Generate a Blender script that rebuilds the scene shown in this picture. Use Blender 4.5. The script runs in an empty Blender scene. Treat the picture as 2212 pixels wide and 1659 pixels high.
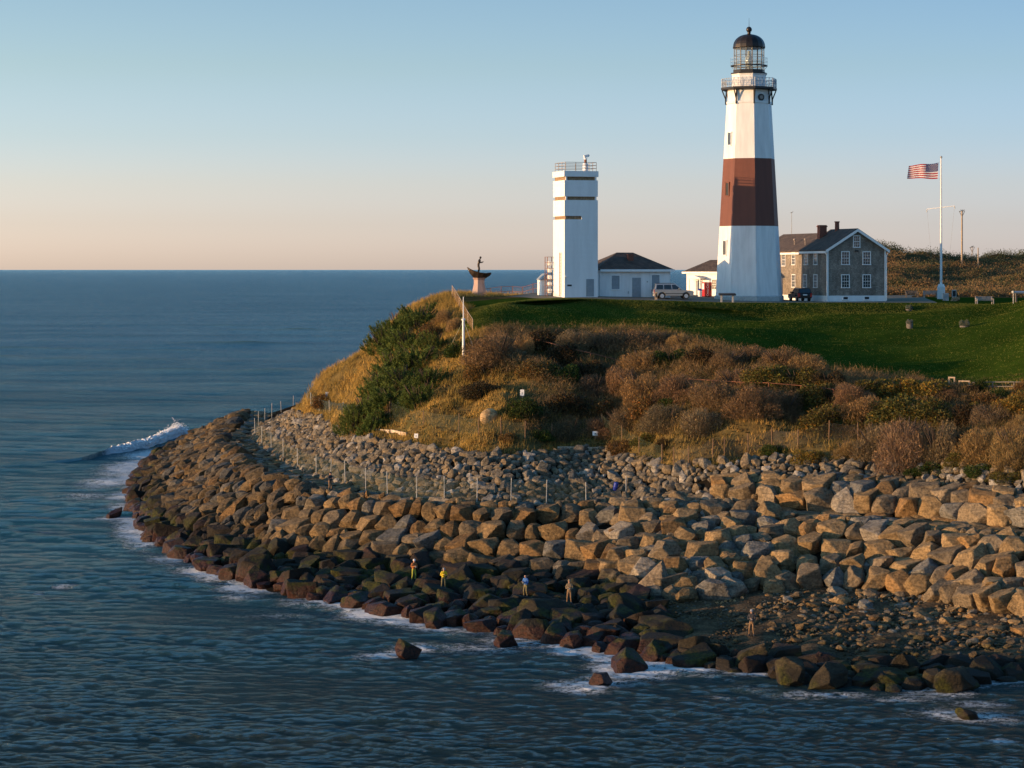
import bpy, bmesh, math, random
import numpy as np
from mathutils import Vector, Matrix, Euler
from mathutils.bvhtree import BVHTree
from mathutils.kdtree import KDTree

# ------------------------------------------------------------------ camera, sky, sun, exposure
F, HY, CX, H = 4900.0, 582.0, 1106.0, 26.5      # focal length and horizon in units of a 2212 px wide frame
scene = bpy.context.scene
col = scene.collection
cam_d = bpy.data.cameras.new('camera')
cam = bpy.data.objects.new('camera', cam_d)
col.objects.link(cam)
cam.location = (0, 0, H)
cam.rotation_euler = (math.radians(90), 0, 0)
cam_d.sensor_width = 36.0
cam_d.lens = 36.0 * F / 2212.0
cam_d.shift_y = -(829.5 - HY) / 2212.0
cam_d.clip_start = 1.0
cam_d.clip_end = 300000.0
scene.camera = cam

SUN_S, SUN_E = math.radians(-75.0), math.radians(4.2)
SUN_TO = Vector((math.sin(SUN_S) * math.cos(SUN_E), -math.cos(SUN_S) * math.cos(SUN_E), math.sin(SUN_E)))
world = bpy.data.worlds.new('World')
scene.world = world
world.use_nodes = True
wn, wl = world.node_tree.nodes, world.node_tree.links
wn.clear()
w_out = wn.new('ShaderNodeOutputWorld')
w_bg = wn.new('ShaderNodeBackground')
w_sky = wn.new('ShaderNodeTexSky')
w_sky.sky_type = 'NISHITA'
w_sky.sun_disc = False
w_sky.sun_elevation = SUN_E
w_sky.sun_rotation = math.atan2(SUN_TO.x, SUN_TO.y)
w_sky.altitude = 20
w_sky.air_density = 1.0
w_sky.dust_density = 0.6
w_sky.ozone_density = 2.0
w_bg.inputs['Strength'].default_value = 0.15
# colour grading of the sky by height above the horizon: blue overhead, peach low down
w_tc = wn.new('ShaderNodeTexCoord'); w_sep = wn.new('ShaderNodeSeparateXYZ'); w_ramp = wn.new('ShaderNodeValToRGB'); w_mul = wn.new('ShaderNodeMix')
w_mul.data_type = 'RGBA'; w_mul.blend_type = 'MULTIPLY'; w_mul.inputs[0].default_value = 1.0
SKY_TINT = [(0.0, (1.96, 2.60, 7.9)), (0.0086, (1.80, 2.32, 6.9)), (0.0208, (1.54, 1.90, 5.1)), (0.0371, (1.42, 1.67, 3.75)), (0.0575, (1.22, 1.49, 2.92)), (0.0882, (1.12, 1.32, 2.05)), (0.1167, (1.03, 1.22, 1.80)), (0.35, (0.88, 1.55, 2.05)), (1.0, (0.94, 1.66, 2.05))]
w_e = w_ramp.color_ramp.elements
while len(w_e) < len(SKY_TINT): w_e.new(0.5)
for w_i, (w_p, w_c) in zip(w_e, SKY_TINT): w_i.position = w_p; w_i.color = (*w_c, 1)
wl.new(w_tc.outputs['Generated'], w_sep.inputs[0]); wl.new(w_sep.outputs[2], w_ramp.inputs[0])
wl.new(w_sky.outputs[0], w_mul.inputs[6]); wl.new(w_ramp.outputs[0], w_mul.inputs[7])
# the sky dims a little away from the sunset
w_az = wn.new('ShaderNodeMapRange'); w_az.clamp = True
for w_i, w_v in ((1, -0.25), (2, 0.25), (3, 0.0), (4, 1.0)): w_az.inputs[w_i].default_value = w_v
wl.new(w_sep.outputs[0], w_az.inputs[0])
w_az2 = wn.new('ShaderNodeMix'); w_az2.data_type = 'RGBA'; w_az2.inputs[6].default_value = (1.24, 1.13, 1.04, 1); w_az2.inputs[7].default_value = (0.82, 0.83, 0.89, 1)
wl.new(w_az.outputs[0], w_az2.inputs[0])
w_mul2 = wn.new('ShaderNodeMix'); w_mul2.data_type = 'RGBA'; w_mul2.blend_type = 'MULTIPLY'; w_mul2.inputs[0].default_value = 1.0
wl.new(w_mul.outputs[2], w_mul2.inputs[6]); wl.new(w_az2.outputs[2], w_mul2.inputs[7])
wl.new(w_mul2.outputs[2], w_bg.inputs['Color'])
wl.new(w_bg.outputs[0], w_out.inputs[0])

sun_d = bpy.data.lights.new('sun', 'SUN')
sun_d.energy = 4.5
sun_d.angle = math.radians(0.5)
sun_d.color = (1.0, 0.62, 0.31)
sun = bpy.data.objects.new('sun', sun_d)
col.objects.link(sun)
sun.rotation_euler = (-SUN_TO).to_track_quat('-Z', 'Y').to_euler()

scene.view_settings.view_transform = 'Standard'
scene.view_settings.look = 'None'
scene.view_settings.gamma = 1.0
scene.view_settings.exposure = 0.65
scene.render.engine = 'CYCLES'
scene.cycles.max_bounces = 6
scene.cycles.transparent_max_bounces = 12

rnd = random.Random(7)
npr = np.random.default_rng(7)
D = math.radians

# ------------------------------------------------------------------ helpers
def W(px, py, z):                       # point of height z seen at a place of the frame
    y = F * (H - z) / (py - HY)
    return Vector(((px - CX) * y / F, y, z))

def WY(px, py, y):                      # point at distance y
    return Vector(((px - CX) * y / F, y, H - (py - HY) * y / F))

def to_px(p):
    return CX + F * p[0] / p[1], HY - F * (p[2] - H) / p[1]

def tag(o, label=None, cat=None, group=None, kind=None):
    if label: o['label'] = label
    if cat: o['category'] = cat
    if group: o['group'] = group
    if kind: o['kind'] = kind
    return o

def thing(name, label, cat, loc=(0, 0, 0), rotz=0.0, group=None):
    o = bpy.data.objects.new(name, None)
    o.empty_display_size = 0.3
    col.objects.link(o)
    o.location = loc
    o.rotation_euler = (0, 0, rotz)
    return tag(o, label, cat, group)

def link_mesh(name, me, parent=None):
    o = bpy.data.objects.new(name, me)
    col.objects.link(o)
    if parent is not None: o.parent = parent
    return o

def mesh_np(name, verts, faces, mat, smooth=False, attrs=None):
    """verts (n,3) array, faces (m,k) array with constant k"""
    me = bpy.data.meshes.new(name)
    verts = np.asarray(verts, dtype=np.float32); faces = np.asarray(faces, dtype=np.int32)
    n, (m, k) = len(verts), faces.shape
    me.vertices.add(n); me.vertices.foreach_set('co', verts.ravel())
    me.loops.add(m * k); me.loops.foreach_set('vertex_index', faces.ravel())
    me.polygons.add(m)
    me.polygons.foreach_set('loop_start', np.arange(0, m * k, k, dtype=np.int32))
    me.polygons.foreach_set('loop_total', np.full(m, k, dtype=np.int32))
    me.polygons.foreach_set('use_smooth', np.full(m, smooth, dtype=bool))
    me.update(calc_edges=True)
    for an, (dom, typ, data) in (attrs or {}).items():
        a = me.attributes.new(an, typ, dom)
        if typ == 'FLOAT': a.data.foreach_set('value', np.asarray(data, dtype=np.float32).ravel())
        else: a.data.foreach_set('color', np.asarray(data, dtype=np.float32).ravel())
    if mat: me.materials.append(mat)
    me.validate()
    return me

class MB:
    """collects simple shapes and links them as one mesh"""
    def __init__(self): self.v, self.f, self.m = [], [], []
    def add(self, vs, fs, mi=0):
        b = len(self.v); self.v += [tuple(p) for p in vs]
        for f in fs: self.f.append([b + i for i in f]); self.m.append(mi)
        return self
    def box(self, c, s, rot=None, mi=0):
        x, y, z = s[0] / 2, s[1] / 2, s[2] / 2
        ps = [Vector(p) for p in ((-x,-y,-z),(x,-y,-z),(x,y,-z),(-x,y,-z),(-x,-y,z),(x,-y,z),(x,y,z),(-x,y,z))]
        if rot is not None: ps = [rot @ p for p in ps]
        c = Vector(c)
        return self.add([p + c for p in ps], [(0,3,2,1),(4,5,6,7),(0,1,5,4),(1,2,6,5),(2,3,7,6),(3,0,4,7)], mi)
    def bb(self, x0, x1, y0, y1, z0, z1, mi=0):
        return self.box(((x0+x1)/2, (y0+y1)/2, (z0+z1)/2), (x1-x0, y1-y0, z1-z0), mi=mi)
    def tube(self, a, b, r0, r1=None, n=6, mi=0, cap=True):
        r1 = r0 if r1 is None else r1
        a, b = Vector(a), Vector(b); d = (b - a).normalized()
        u = d.orthogonal().normalized(); w = d.cross(u)
        vs = []
        for p, r in ((a, r0), (b, r1)):
            for i in range(n):
                t = 2 * math.pi * i / n
                vs.append(p + (u * math.cos(t) + w * math.sin(t)) * r)
        fs = [(i, (i+1) % n, n + (i+1) % n, n + i) for i in range(n)]
        if cap: fs += [tuple(range(n-1, -1, -1)), tuple(range(n, 2*n))]
        return self.add(vs, fs, mi)
    def path(self, pts, r, n=6, mi=0):
        for a, b in zip(pts, pts[1:]): self.tube(a, b, r, n=n, mi=mi)
        return self
    def lathe(self, prof, n=24, phase=0.0, c=(0, 0), mi=0, caps=True):
        vs = []
        for r, z in prof:
            for i in range(n):
                t = phase + 2 * math.pi * i / n
                vs.append((c[0] + r * math.sin(t), c[1] - r * math.cos(t), z))
        fs = []
        for j in range(len(prof) - 1):
            for i in range(n):
                fs.append((j*n+i, j*n+(i+1) % n, (j+1)*n+(i+1) % n, (j+1)*n+i))
        if caps:
            if prof[0][0] > 1e-4: fs.append(tuple(range(n-1, -1, -1)))
            if prof[-1][0] > 1e-4: fs.append(tuple(range((len(prof)-1)*n, len(prof)*n)))
        return self.add(vs, fs, mi)
    def prism(self, poly, d0, d1, axis='y', mi=0):
        """extrude a 2-D polygon along an axis; poly in (x,z) for y, (y,z) for x, (x,y) for z"""
        n = len(poly)
        def P(p, d): return (p[0], d, p[1]) if axis == 'y' else (d, p[0], p[1]) if axis == 'x' else (p[0], p[1], d)
        vs = [P(p, d0) for p in poly] + [P(p, d1) for p in poly]
        fs = [tuple(range(n)), tuple(range(2*n-1, n-1, -1))] + [(i, n+i, n+(i+1) % n, (i+1) % n) for i in range(n)]
        return self.add(vs, fs, mi)
    def build(self, name, mat, parent=None, smooth=False, bevel=0.0, label=None):
        me = bpy.data.meshes.new(name)
        me.from_pydata(self.v, [], self.f)
        bm = bmesh.new(); bm.from_mesh(me)
        bmesh.ops.recalc_face_normals(bm, faces=bm.faces)
        if bevel > 0:
            bmesh.ops.remove_doubles(bm, verts=bm.verts, dist=1e-5)
            es = [e for e in bm.edges if e.is_manifold and e.calc_face_angle(0) > 0.5]
            bmesh.ops.bevel(bm, geom=es, offset=bevel, segments=2, profile=0.5, affect='EDGES', clamp_overlap=True)
        bm.to_mesh(me); bm.free()
        mats = mat if isinstance(mat, (list, tuple)) else [mat]
        for m in mats: me.materials.append(m)
        if len(mats) > 1 and bevel == 0:
            me.polygons.foreach_set('material_index', self.m)
        if smooth:
            for p in me.polygons: p.use_smooth = True
        me.update()
        o = link_mesh(name, me, parent)
        if label: o['label'] = label
        return o

# ------------------------------------------------------------------ materials
def new_mat(name):
    m = bpy.data.materials.new(name); m.use_nodes = True
    nt = m.node_tree; nt.nodes.clear()
    out = nt.nodes.new('ShaderNodeOutputMaterial')
    b = nt.nodes.new('ShaderNodeBsdfPrincipled')
    nt.links.new(b.outputs[0], out.inputs['Surface'])
    return m, nt, b, out

def N(nt, typ, **kw):
    n = nt.nodes.new(typ)
    for k, v in kw.items():
        if k.startswith('i_'): n.inputs[k[2:].replace('_', ' ')].default_value = v
        else: setattr(n, k, v)
    return n

def noise(nt, scale, detail=4, vec=None, rough=0.55, dims='3D'):
    n = N(nt, 'ShaderNodeTexNoise', noise_dimensions=dims)
    n.inputs['Scale'].default_value = scale; n.inputs['Detail'].default_value = detail
    n.inputs['Roughness'].default_value = rough
    if vec is not None: nt.links.new(vec, n.inputs['Vector'])
    return n.outputs['Fac']

def ramp(nt, fac, stops):
    r = nt.nodes.new('ShaderNodeValToRGB')
    els = r.color_ramp.elements
    while len(els) < len(stops): els.new(0.5)
    for e, (p, c) in zip(els, stops):
        e.position = p; e.color = (*c, 1) if len(c) == 3 else c
    nt.links.new(fac, r.inputs[0])
    return r.outputs[0]

def g(v): return (v, v, v)

def mapr(nt, val, a, b, c=0.0, d=1.0):
    m = nt.nodes.new('ShaderNodeMapRange'); m.clamp = True
    nt.links.new(val, m.inputs[0])
    for i, x in zip((1, 2, 3, 4), (a, b, c, d)): m.inputs[i].default_value = x
    return m.outputs[0]

def mathn(nt, op, a, b):
    m = N(nt, 'ShaderNodeMath', operation=op)
    for i, x in enumerate((a, b)):
        if isinstance(x, (int, float)): m.inputs[i].default_value = x
        else: nt.links.new(x, m.inputs[i])
    return m.outputs[0]

def mixc(nt, fac, a, b, blend='MIX'):
    m = N(nt, 'ShaderNodeMix', data_type='RGBA', blend_type=blend)
    m.clamp_factor = True
    for i, x in ((0, fac), (6, a), (7, b)):
        if isinstance(x, (int, float)): m.inputs[i].default_value = x
        elif isinstance(x, tuple): m.inputs[i].default_value = (*x, 1)
        else: nt.links.new(x, m.inputs[i])
    return m.outputs[2]

def bump(nt, b, height, strength=0.3, dist=0.05):
    n = nt.nodes.new('ShaderNodeBump')
    n.inputs['Strength'].default_value = strength; n.inputs['Distance'].default_value = dist
    nt.links.new(height, n.inputs['Height']); nt.links.new(n.outputs[0], b.inputs['Normal'])

def pos(nt): return nt.nodes.new('ShaderNodeNewGeometry').outputs['Position']
def objco(nt): return nt.nodes.new('ShaderNodeTexCoord').outputs['Object']
def scaled(nt, vec, s):
    m = nt.nodes.new('ShaderNodeMapping'); m.inputs['Scale'].default_value = s
    nt.links.new(vec, m.inputs['Vector']); return m.outputs[0]

def simple(name, c, rough=0.7, var=0.15, scale=3.0, metal=0.0, bmp=0.0, spec=0.4, detail=5):
    m, nt, b, _ = new_mat(name)
    f = noise(nt, scale, detail, objco(nt))
    lo = tuple(x * (1 - var) for x in c); hi = tuple(min(1, x * (1 + var)) for x in c)
    nt.links.new(ramp(nt, f, [(0.3, lo), (0.7, hi)]), b.inputs['Base Color'])
    b.inputs['Roughness'].default_value = rough; b.inputs['Metallic'].default_value = metal
    b.inputs['Specular IOR Level'].default_value = spec
    if bmp: bump(nt, b, noise(nt, scale * 4, 4, objco(nt)), bmp, 0.03)
    return m

def painted_brick(name, c, streak=0.20):
    m, nt, b, _ = new_mat(name)
    v = objco(nt)
    st = noise(nt, 1.0, 5, scaled(nt, v, (1.6, 1.6, 0.25)))
    fine = noise(nt, 6, 4, v)
    c1 = ramp(nt, st, [(0.3, tuple(x * (1 - streak) for x in c)), (0.65, c)])
    c2 = mixc(nt, mapr(nt, fine, 0.55, 0.75, 0, 0.25), c1, tuple(x * 0.8 for x in c))
    nt.links.new(c2, b.inputs['Base Color'])
    b.inputs['Roughness'].default_value = 0.65
    wv = N(nt, 'ShaderNodeTexWave', wave_type='BANDS', bands_direction='Z')
    wv.inputs['Scale'].default_value = 2.2; wv.inputs['Distortion'].default_value = 0.6
    nt.links.new(v, wv.inputs['Vector'])
    h = mathn(nt, 'ADD', wv.outputs['Fac'], mathn(nt, 'MULTIPLY', fine, 0.8))
    bump(nt, b, h, 0.35, 0.03)
    return m

M = {}
M['white_brick'] = painted_brick('white painted brick', (0.80, 0.79, 0.76))
M['brown_brick'] = painted_brick('red brown painted brick', (0.150, 0.045, 0.025), 0.2)
M['white_stucco'] = painted_brick('white painted concrete', (0.80, 0.80, 0.78), 0.10)
M['white_paint'] = simple('white paint', (0.78, 0.77, 0.74), 0.5, 0.06)
M['stone_plinth'] = simple('grey plinth stone', (0.42, 0.42, 0.40), 0.8, 0.2, 4, bmp=0.3)
M['black_iron'] = simple('black painted iron', (0.018, 0.016, 0.015), 0.45, 0.3)
M['dome'] = simple('dark bronze dome', (0.022, 0.016, 0.013), 0.4, 0.35, 1.5, metal=0.3)
M['grey_paint'] = simple('blue grey painted wood', (0.26, 0.29, 0.31), 0.6, 0.1)
M['dark_slot'] = simple('rust stained slot', (0.25, 0.165, 0.09), 0.8, 0.4, 6)
M['dark'] = simple('dark opening', (0.02, 0.02, 0.022), 0.6, 0.3)
M['rail_metal'] = simple('weathered rail metal', (0.30, 0.24, 0.19), 0.55, 0.3, 8)
M['rust'] = simple('rusty pipe', (0.20, 0.075, 0.035), 0.75, 0.4, 12)
M['galv'] = simple('galvanised post', (0.36, 0.36, 0.34), 0.5, 0.2, 8)
M['wood'] = simple('weathered timber', (0.36, 0.27, 0.18), 0.8, 0.25, 6)
M['wood_grey'] = simple('grey weathered wood', (0.13, 0.115, 0.10), 0.85, 0.25, 6)
M['brick'] = simple('red brick', (0.22, 0.075, 0.045), 0.85, 0.35, 9, bmp=0.3)
M['bronze'] = simple('bronze', (0.055, 0.04, 0.03), 0.45, 0.4, 5, metal=0.5)
M['granite'] = simple('pink granite', (0.36, 0.24, 0.20), 0.6, 0.15, 30)
M['concrete'] = simple('concrete', (0.36, 0.35, 0.33), 0.85, 0.12, 3)
M['skin'] = simple('skin', (0.46, 0.26, 0.18), 0.55, 0.05)
M['tyre'] = simple('tyre rubber', (0.02, 0.02, 0.02), 0.8, 0.2)
M['rim'] = simple('alloy rim', (0.55, 0.55, 0.56), 0.35, 0.1, metal=0.7)
M['silver'] = simple('silver car paint', (0.40, 0.39, 0.37), 0.28, 0.03, metal=0.55)
M['black_paint'] = simple('black car paint', (0.010, 0.011, 0.013), 0.2, 0.1)
M['tail'] = simple('red tail lamp', (0.35, 0.01, 0.01), 0.25, 0.1)
M['headlamp'] = simple('clear lamp', (0.6, 0.6, 0.6), 0.15, 0.1)
M['red'] = simple('red vending panel', (0.42, 0.012, 0.012), 0.4, 0.1)
M['blue_plastic'] = simple('blue plastic', (0.015, 0.035, 0.30), 0.45, 0.1)

def glass_mat(name, tint, fac):
    m, nt, b, out = new_mat(name)
    b.inputs['Base Color'].default_value = (*tint, 1); b.inputs['Roughness'].default_value = 0.05
    b.inputs['Specular IOR Level'].default_value = 0.9
    t = nt.nodes.new('ShaderNodeBsdfTransparent'); t.inputs[0].default_value = (0.93, 0.96, 0.97, 1)
    mx = nt.nodes.new('ShaderNodeMixShader'); mx.inputs[0].default_value = fac
    nt.links.new(t.outputs[0], mx.inputs[1]); nt.links.new(b.outputs[0], mx.inputs[2])
    nt.links.new(mx.outputs[0], out.inputs['Surface'])
    return m
M['lantern_glass'] = glass_mat('lantern glass', (0.3, 0.34, 0.36), 0.22)
M['window_glass'] = simple('window glass', (0.035, 0.045, 0.055), 0.08, 0.3, spec=0.8)
M['car_glass'] = simple('car glass', (0.012, 0.016, 0.018), 0.06, 0.1, spec=0.8)
M['lens_glass'] = simple('lens glass', (0.55, 0.58, 0.52), 0.1, 0.1, spec=0.9)

def shingle(name, c):
    m, nt, b, _ = new_mat(name)
    v = objco(nt)
    br = N(nt, 'ShaderNodeTexBrick')
    br.inputs['Scale'].default_value = 1.0; br.inputs['Brick Width'].default_value = 0.22; br.inputs['Row Height'].default_value = 0.16
    br.inputs['Mortar Size'].default_value = 0.012
    sw = N(nt, 'ShaderNodeSeparateXYZ'); nt.links.new(v, sw.inputs[0])
    cb = N(nt, 'ShaderNodeCombineXYZ')
    nt.links.new(mathn(nt, 'ADD', sw.outputs[0], sw.outputs[1]), cb.inputs[0]); nt.links.new(sw.outputs[2], cb.inputs[1])
    nt.links.new(cb.outputs[0], br.inputs['Vector'])
    br.inputs['Color1'].default_value = (*[x * 0.75 for x in c], 1); br.inputs['Color2'].default_value = (*[x * 1.25 for x in c], 1)
    br.inputs['Mortar'].default_value = (*[x * 0.45 for x in c], 1)
    st = noise(nt, 1.2, 6, scaled(nt, v, (1, 1, 0.5)))
    nt.links.new(mixc(nt, 1.0, br.outputs['Color'], ramp(nt, st, [(0.3, g(0.55)), (0.7, g(1.15))]), 'MULTIPLY'), b.inputs['Base Color'])
    b.inputs['Roughness'].default_value = 0.9
    bump(nt, b, br.outputs['Fac'], 0.4, 0.02)
    return m
M['grey_shingle'] = shingle('weathered cedar shingles', (0.27, 0.23, 0.185))
M['roof'] = shingle('asphalt roof shingles', (0.100, 0.070, 0.052))

def netting(name, c, fac):
    m, nt, b, out = new_mat(name)
    b.inputs['Base Color'].default_value = (*c, 1); b.inputs['Roughness'].default_value = 0.7
    f = mathn(nt, 'MULTIPLY', noise(nt, 1.5, 3, pos(nt)), fac * 2)
    t = nt.nodes.new('ShaderNodeBsdfTransparent')
    mx = nt.nodes.new('ShaderNodeMixShader'); nt.links.new(f, mx.inputs[0])
    nt.links.new(t.outputs[0], mx.inputs[1]); nt.links.new(b.outputs[0], mx.inputs[2])
    nt.links.new(mx.outputs[0], out.inputs['Surface'])
    return m
M['green_net'] = netting('green wire netting', (0.045, 0.065, 0.035), 0.17)
M['green_net_dense'] = netting('dark green netting', (0.012, 0.022, 0.014), 0.62)
M['tan_net'] = netting('brown wire netting', (0.26, 0.15, 0.07), 0.34)
M['grey_net'] = netting('grey wire netting', (0.14, 0.11, 0.08), 0.14)

def rock_mat(name, from_attr, tide=True):
    m, nt, b, _ = new_mat(name)
    if from_attr:
        a = N(nt, 'ShaderNodeAttribute', attribute_name='Col'); base = a.outputs['Color']
    else:
        base = nt.nodes.new('ShaderNodeObjectInfo').outputs['Color']
    p = pos(nt)
    f1 = noise(nt, 0.9, 6, p, 0.62); f2 = noise(nt, 5.0, 5, p, 0.65); f3 = noise(nt, 2.2, 4, scaled(nt, p, (0.6, 0.6, 3.0)))
    c = mixc(nt, 1.0, base, ramp(nt, f1, [(0.28, (0.48, 0.48, 0.50)), (0.5, (0.85, 0.84, 0.82)), (0.74, (1.25, 1.18, 1.08))]), 'MULTIPLY')
    c = mixc(nt, 1.0, c, ramp(nt, f2, [(0.34, g(0.50)), (0.58, g(1.1))]), 'MULTIPLY')
    c = mixc(nt, 1.0, c, ramp(nt, f3, [(0.42, g(0.72)), (0.5, g(1.0))]), 'MULTIPLY')
    sx = N(nt, 'ShaderNodeSeparateXYZ'); nt.links.new(p, sx.inputs[0])
    zz = mathn(nt, 'ADD', sx.outputs[2], mathn(nt, 'MULTIPLY', mathn(nt, 'SUBTRACT', f1, 0.5), 2.6))
    if tide:
        zz = mathn(nt, 'ADD', zz, mapr(nt, sx.outputs[0], 8, 15, 0.0, 1.2))
    else:
        zz = mathn(nt, 'ADD', zz, 1.5)
    weed = mapr(nt, zz, 1.15, 0.75)                       # tide band: brown weed
    green = mathn(nt, 'MULTIPLY', mapr(nt, zz, 3.0, 2.0), mapr(nt, noise(nt, 0.45, 4, p), 0.50, 0.60))
    c = mixc(nt, mathn(nt, 'MULTIPLY', mapr(nt, zz, 3.3, 1.9), 0.80), c, (0.016, 0.014, 0.010))   # black lichen of the splash zone
    c = mixc(nt, mathn(nt, 'MULTIPLY', green, 0.7), c, ramp(nt, f2, [(0.38, (0.014, 0.017, 0.004)), (0.72, (0.085, 0.085, 0.010))]))
    c = mixc(nt, weed, c, ramp(nt, f2, [(0.35, (0.008, 0.004, 0.003)), (0.72, (0.062, 0.021, 0.011))]))
    nt.links.new(c, b.inputs['Base Color'])
    nt.links.new(mapr(nt, zz, 0.6, 1.6, 0.38, 0.88), b.inputs['Roughness'])
    b.inputs['Specular IOR Level'].default_value = 0.18
    h = mathn(nt, 'ADD', noise(nt, 3.0, 8, p, 0.68), mathn(nt, 'MULTIPLY', f3, 0.5))
    bump(nt, b, h, 0.8, 0.20)
    return m
M['rock'] = rock_mat('boulder stone', False)
M['rock_attr'] = rock_mat('loose stone', True)
M['beach_rock'] = rock_mat('beach stone', False, False); M['beach_attr'] = rock_mat('loose beach stone', True, False)

def foliage_mat(name, from_attr=False):
    m, nt, b, out = new_mat(name)
    a = N(nt, 'ShaderNodeAttribute', attribute_name='Col')
    if from_attr: c = a.outputs['Color']
    else: c = mixc(nt, 1.0, a.outputs['Color'], nt.nodes.new('ShaderNodeObjectInfo').outputs['Color'], 'MULTIPLY')
    nt.links.new(c, b.inputs['Base Color'])
    b.inputs['Roughness'].default_value = 0.75; b.inputs['Specular IOR Level'].default_value = 0.15
    t = nt.nodes.new('ShaderNodeBsdfTranslucent'); nt.links.new(c, t.inputs[0])
    mx = nt.nodes.new('ShaderNodeMixShader'); mx.inputs[0].default_value = 0.25
    nt.links.new(b.outputs[0], mx.inputs[1]); nt.links.new(t.outputs[0], mx.inputs[2])
    nt.links.new(mx.outputs[0], out.inputs['Surface'])
    return m
M['foliage'] = foliage_mat('foliage'); M['foliage_attr'] = foliage_mat('grass blades', True)
M['stem'] = simple('woody stem', (0.075, 0.05, 0.035), 0.9, 0.3, 9)

def ground_mat(name, stops, scale, b2=0.4, dist=0.12, mul=(0.7, 1.2)):
    m, nt, b, _ = new_mat(name)
    p = pos(nt)
    f = noise(nt, scale, 8, p, 0.62); f2 = noise(nt, scale * 9, 5, p, 0.6)
    c = mixc(nt, 1.0, ramp(nt, f, stops), ramp(nt, f2, [(0.3, g(mul[0])), (0.7, g(mul[1]))]), 'MULTIPLY')
    nt.links.new(c, b.inputs['Base Color'])
    b.inputs['Roughness'].default_value = 1.0; b.inputs['Specular IOR Level'].default_value = 0.0
    bump(nt, b, f2, b2, dist)
    return m
M['hillside'] = ground_mat('dry hillside', [(0.30, (0.035, 0.030, 0.016)), (0.45, (0.085, 0.060, 0.025)), (0.60, (0.14, 0.10, 0.038)), (0.75, (0.055, 0.060, 0.020))], 0.22)
M['lawn'] = ground_mat('mown lawn', [(0.30, (0.022, 0.042, 0.005)), (0.55, (0.034, 0.058, 0.007)), (0.75, (0.055, 0.076, 0.011))], 0.12, 0.5, 0.05, (0.8, 1.15))
M['beach'] = ground_mat('shingle beach', [(0.3, (0.055, 0.040, 0.026)), (0.5, (0.095, 0.068, 0.042)), (0.72, (0.18, 0.122, 0.070))], 0.6, 0.9, 0.15, (0.45, 1.4))
M['under'] = ground_mat('rubble bed', [(0.3, (0.010, 0.009, 0.007)), (0.7, (0.026, 0.022, 0.017))], 0.8, 0.9, 0.2)  # bed colour darkened so gaps between the stones read as deep shade
M['drive'] = ground_mat('gravel drive', [(0.3, (0.17, 0.15, 0.12)), (0.7, (0.26, 0.23, 0.18))], 0.5, 0.3, 0.03)
M['scrub'] = ground_mat('far scrub ground', [(0.3, (0.04, 0.032, 0.016)), (0.5, (0.10, 0.062, 0.028)), (0.72, (0.06, 0.055, 0.022))], 0.12)

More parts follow.
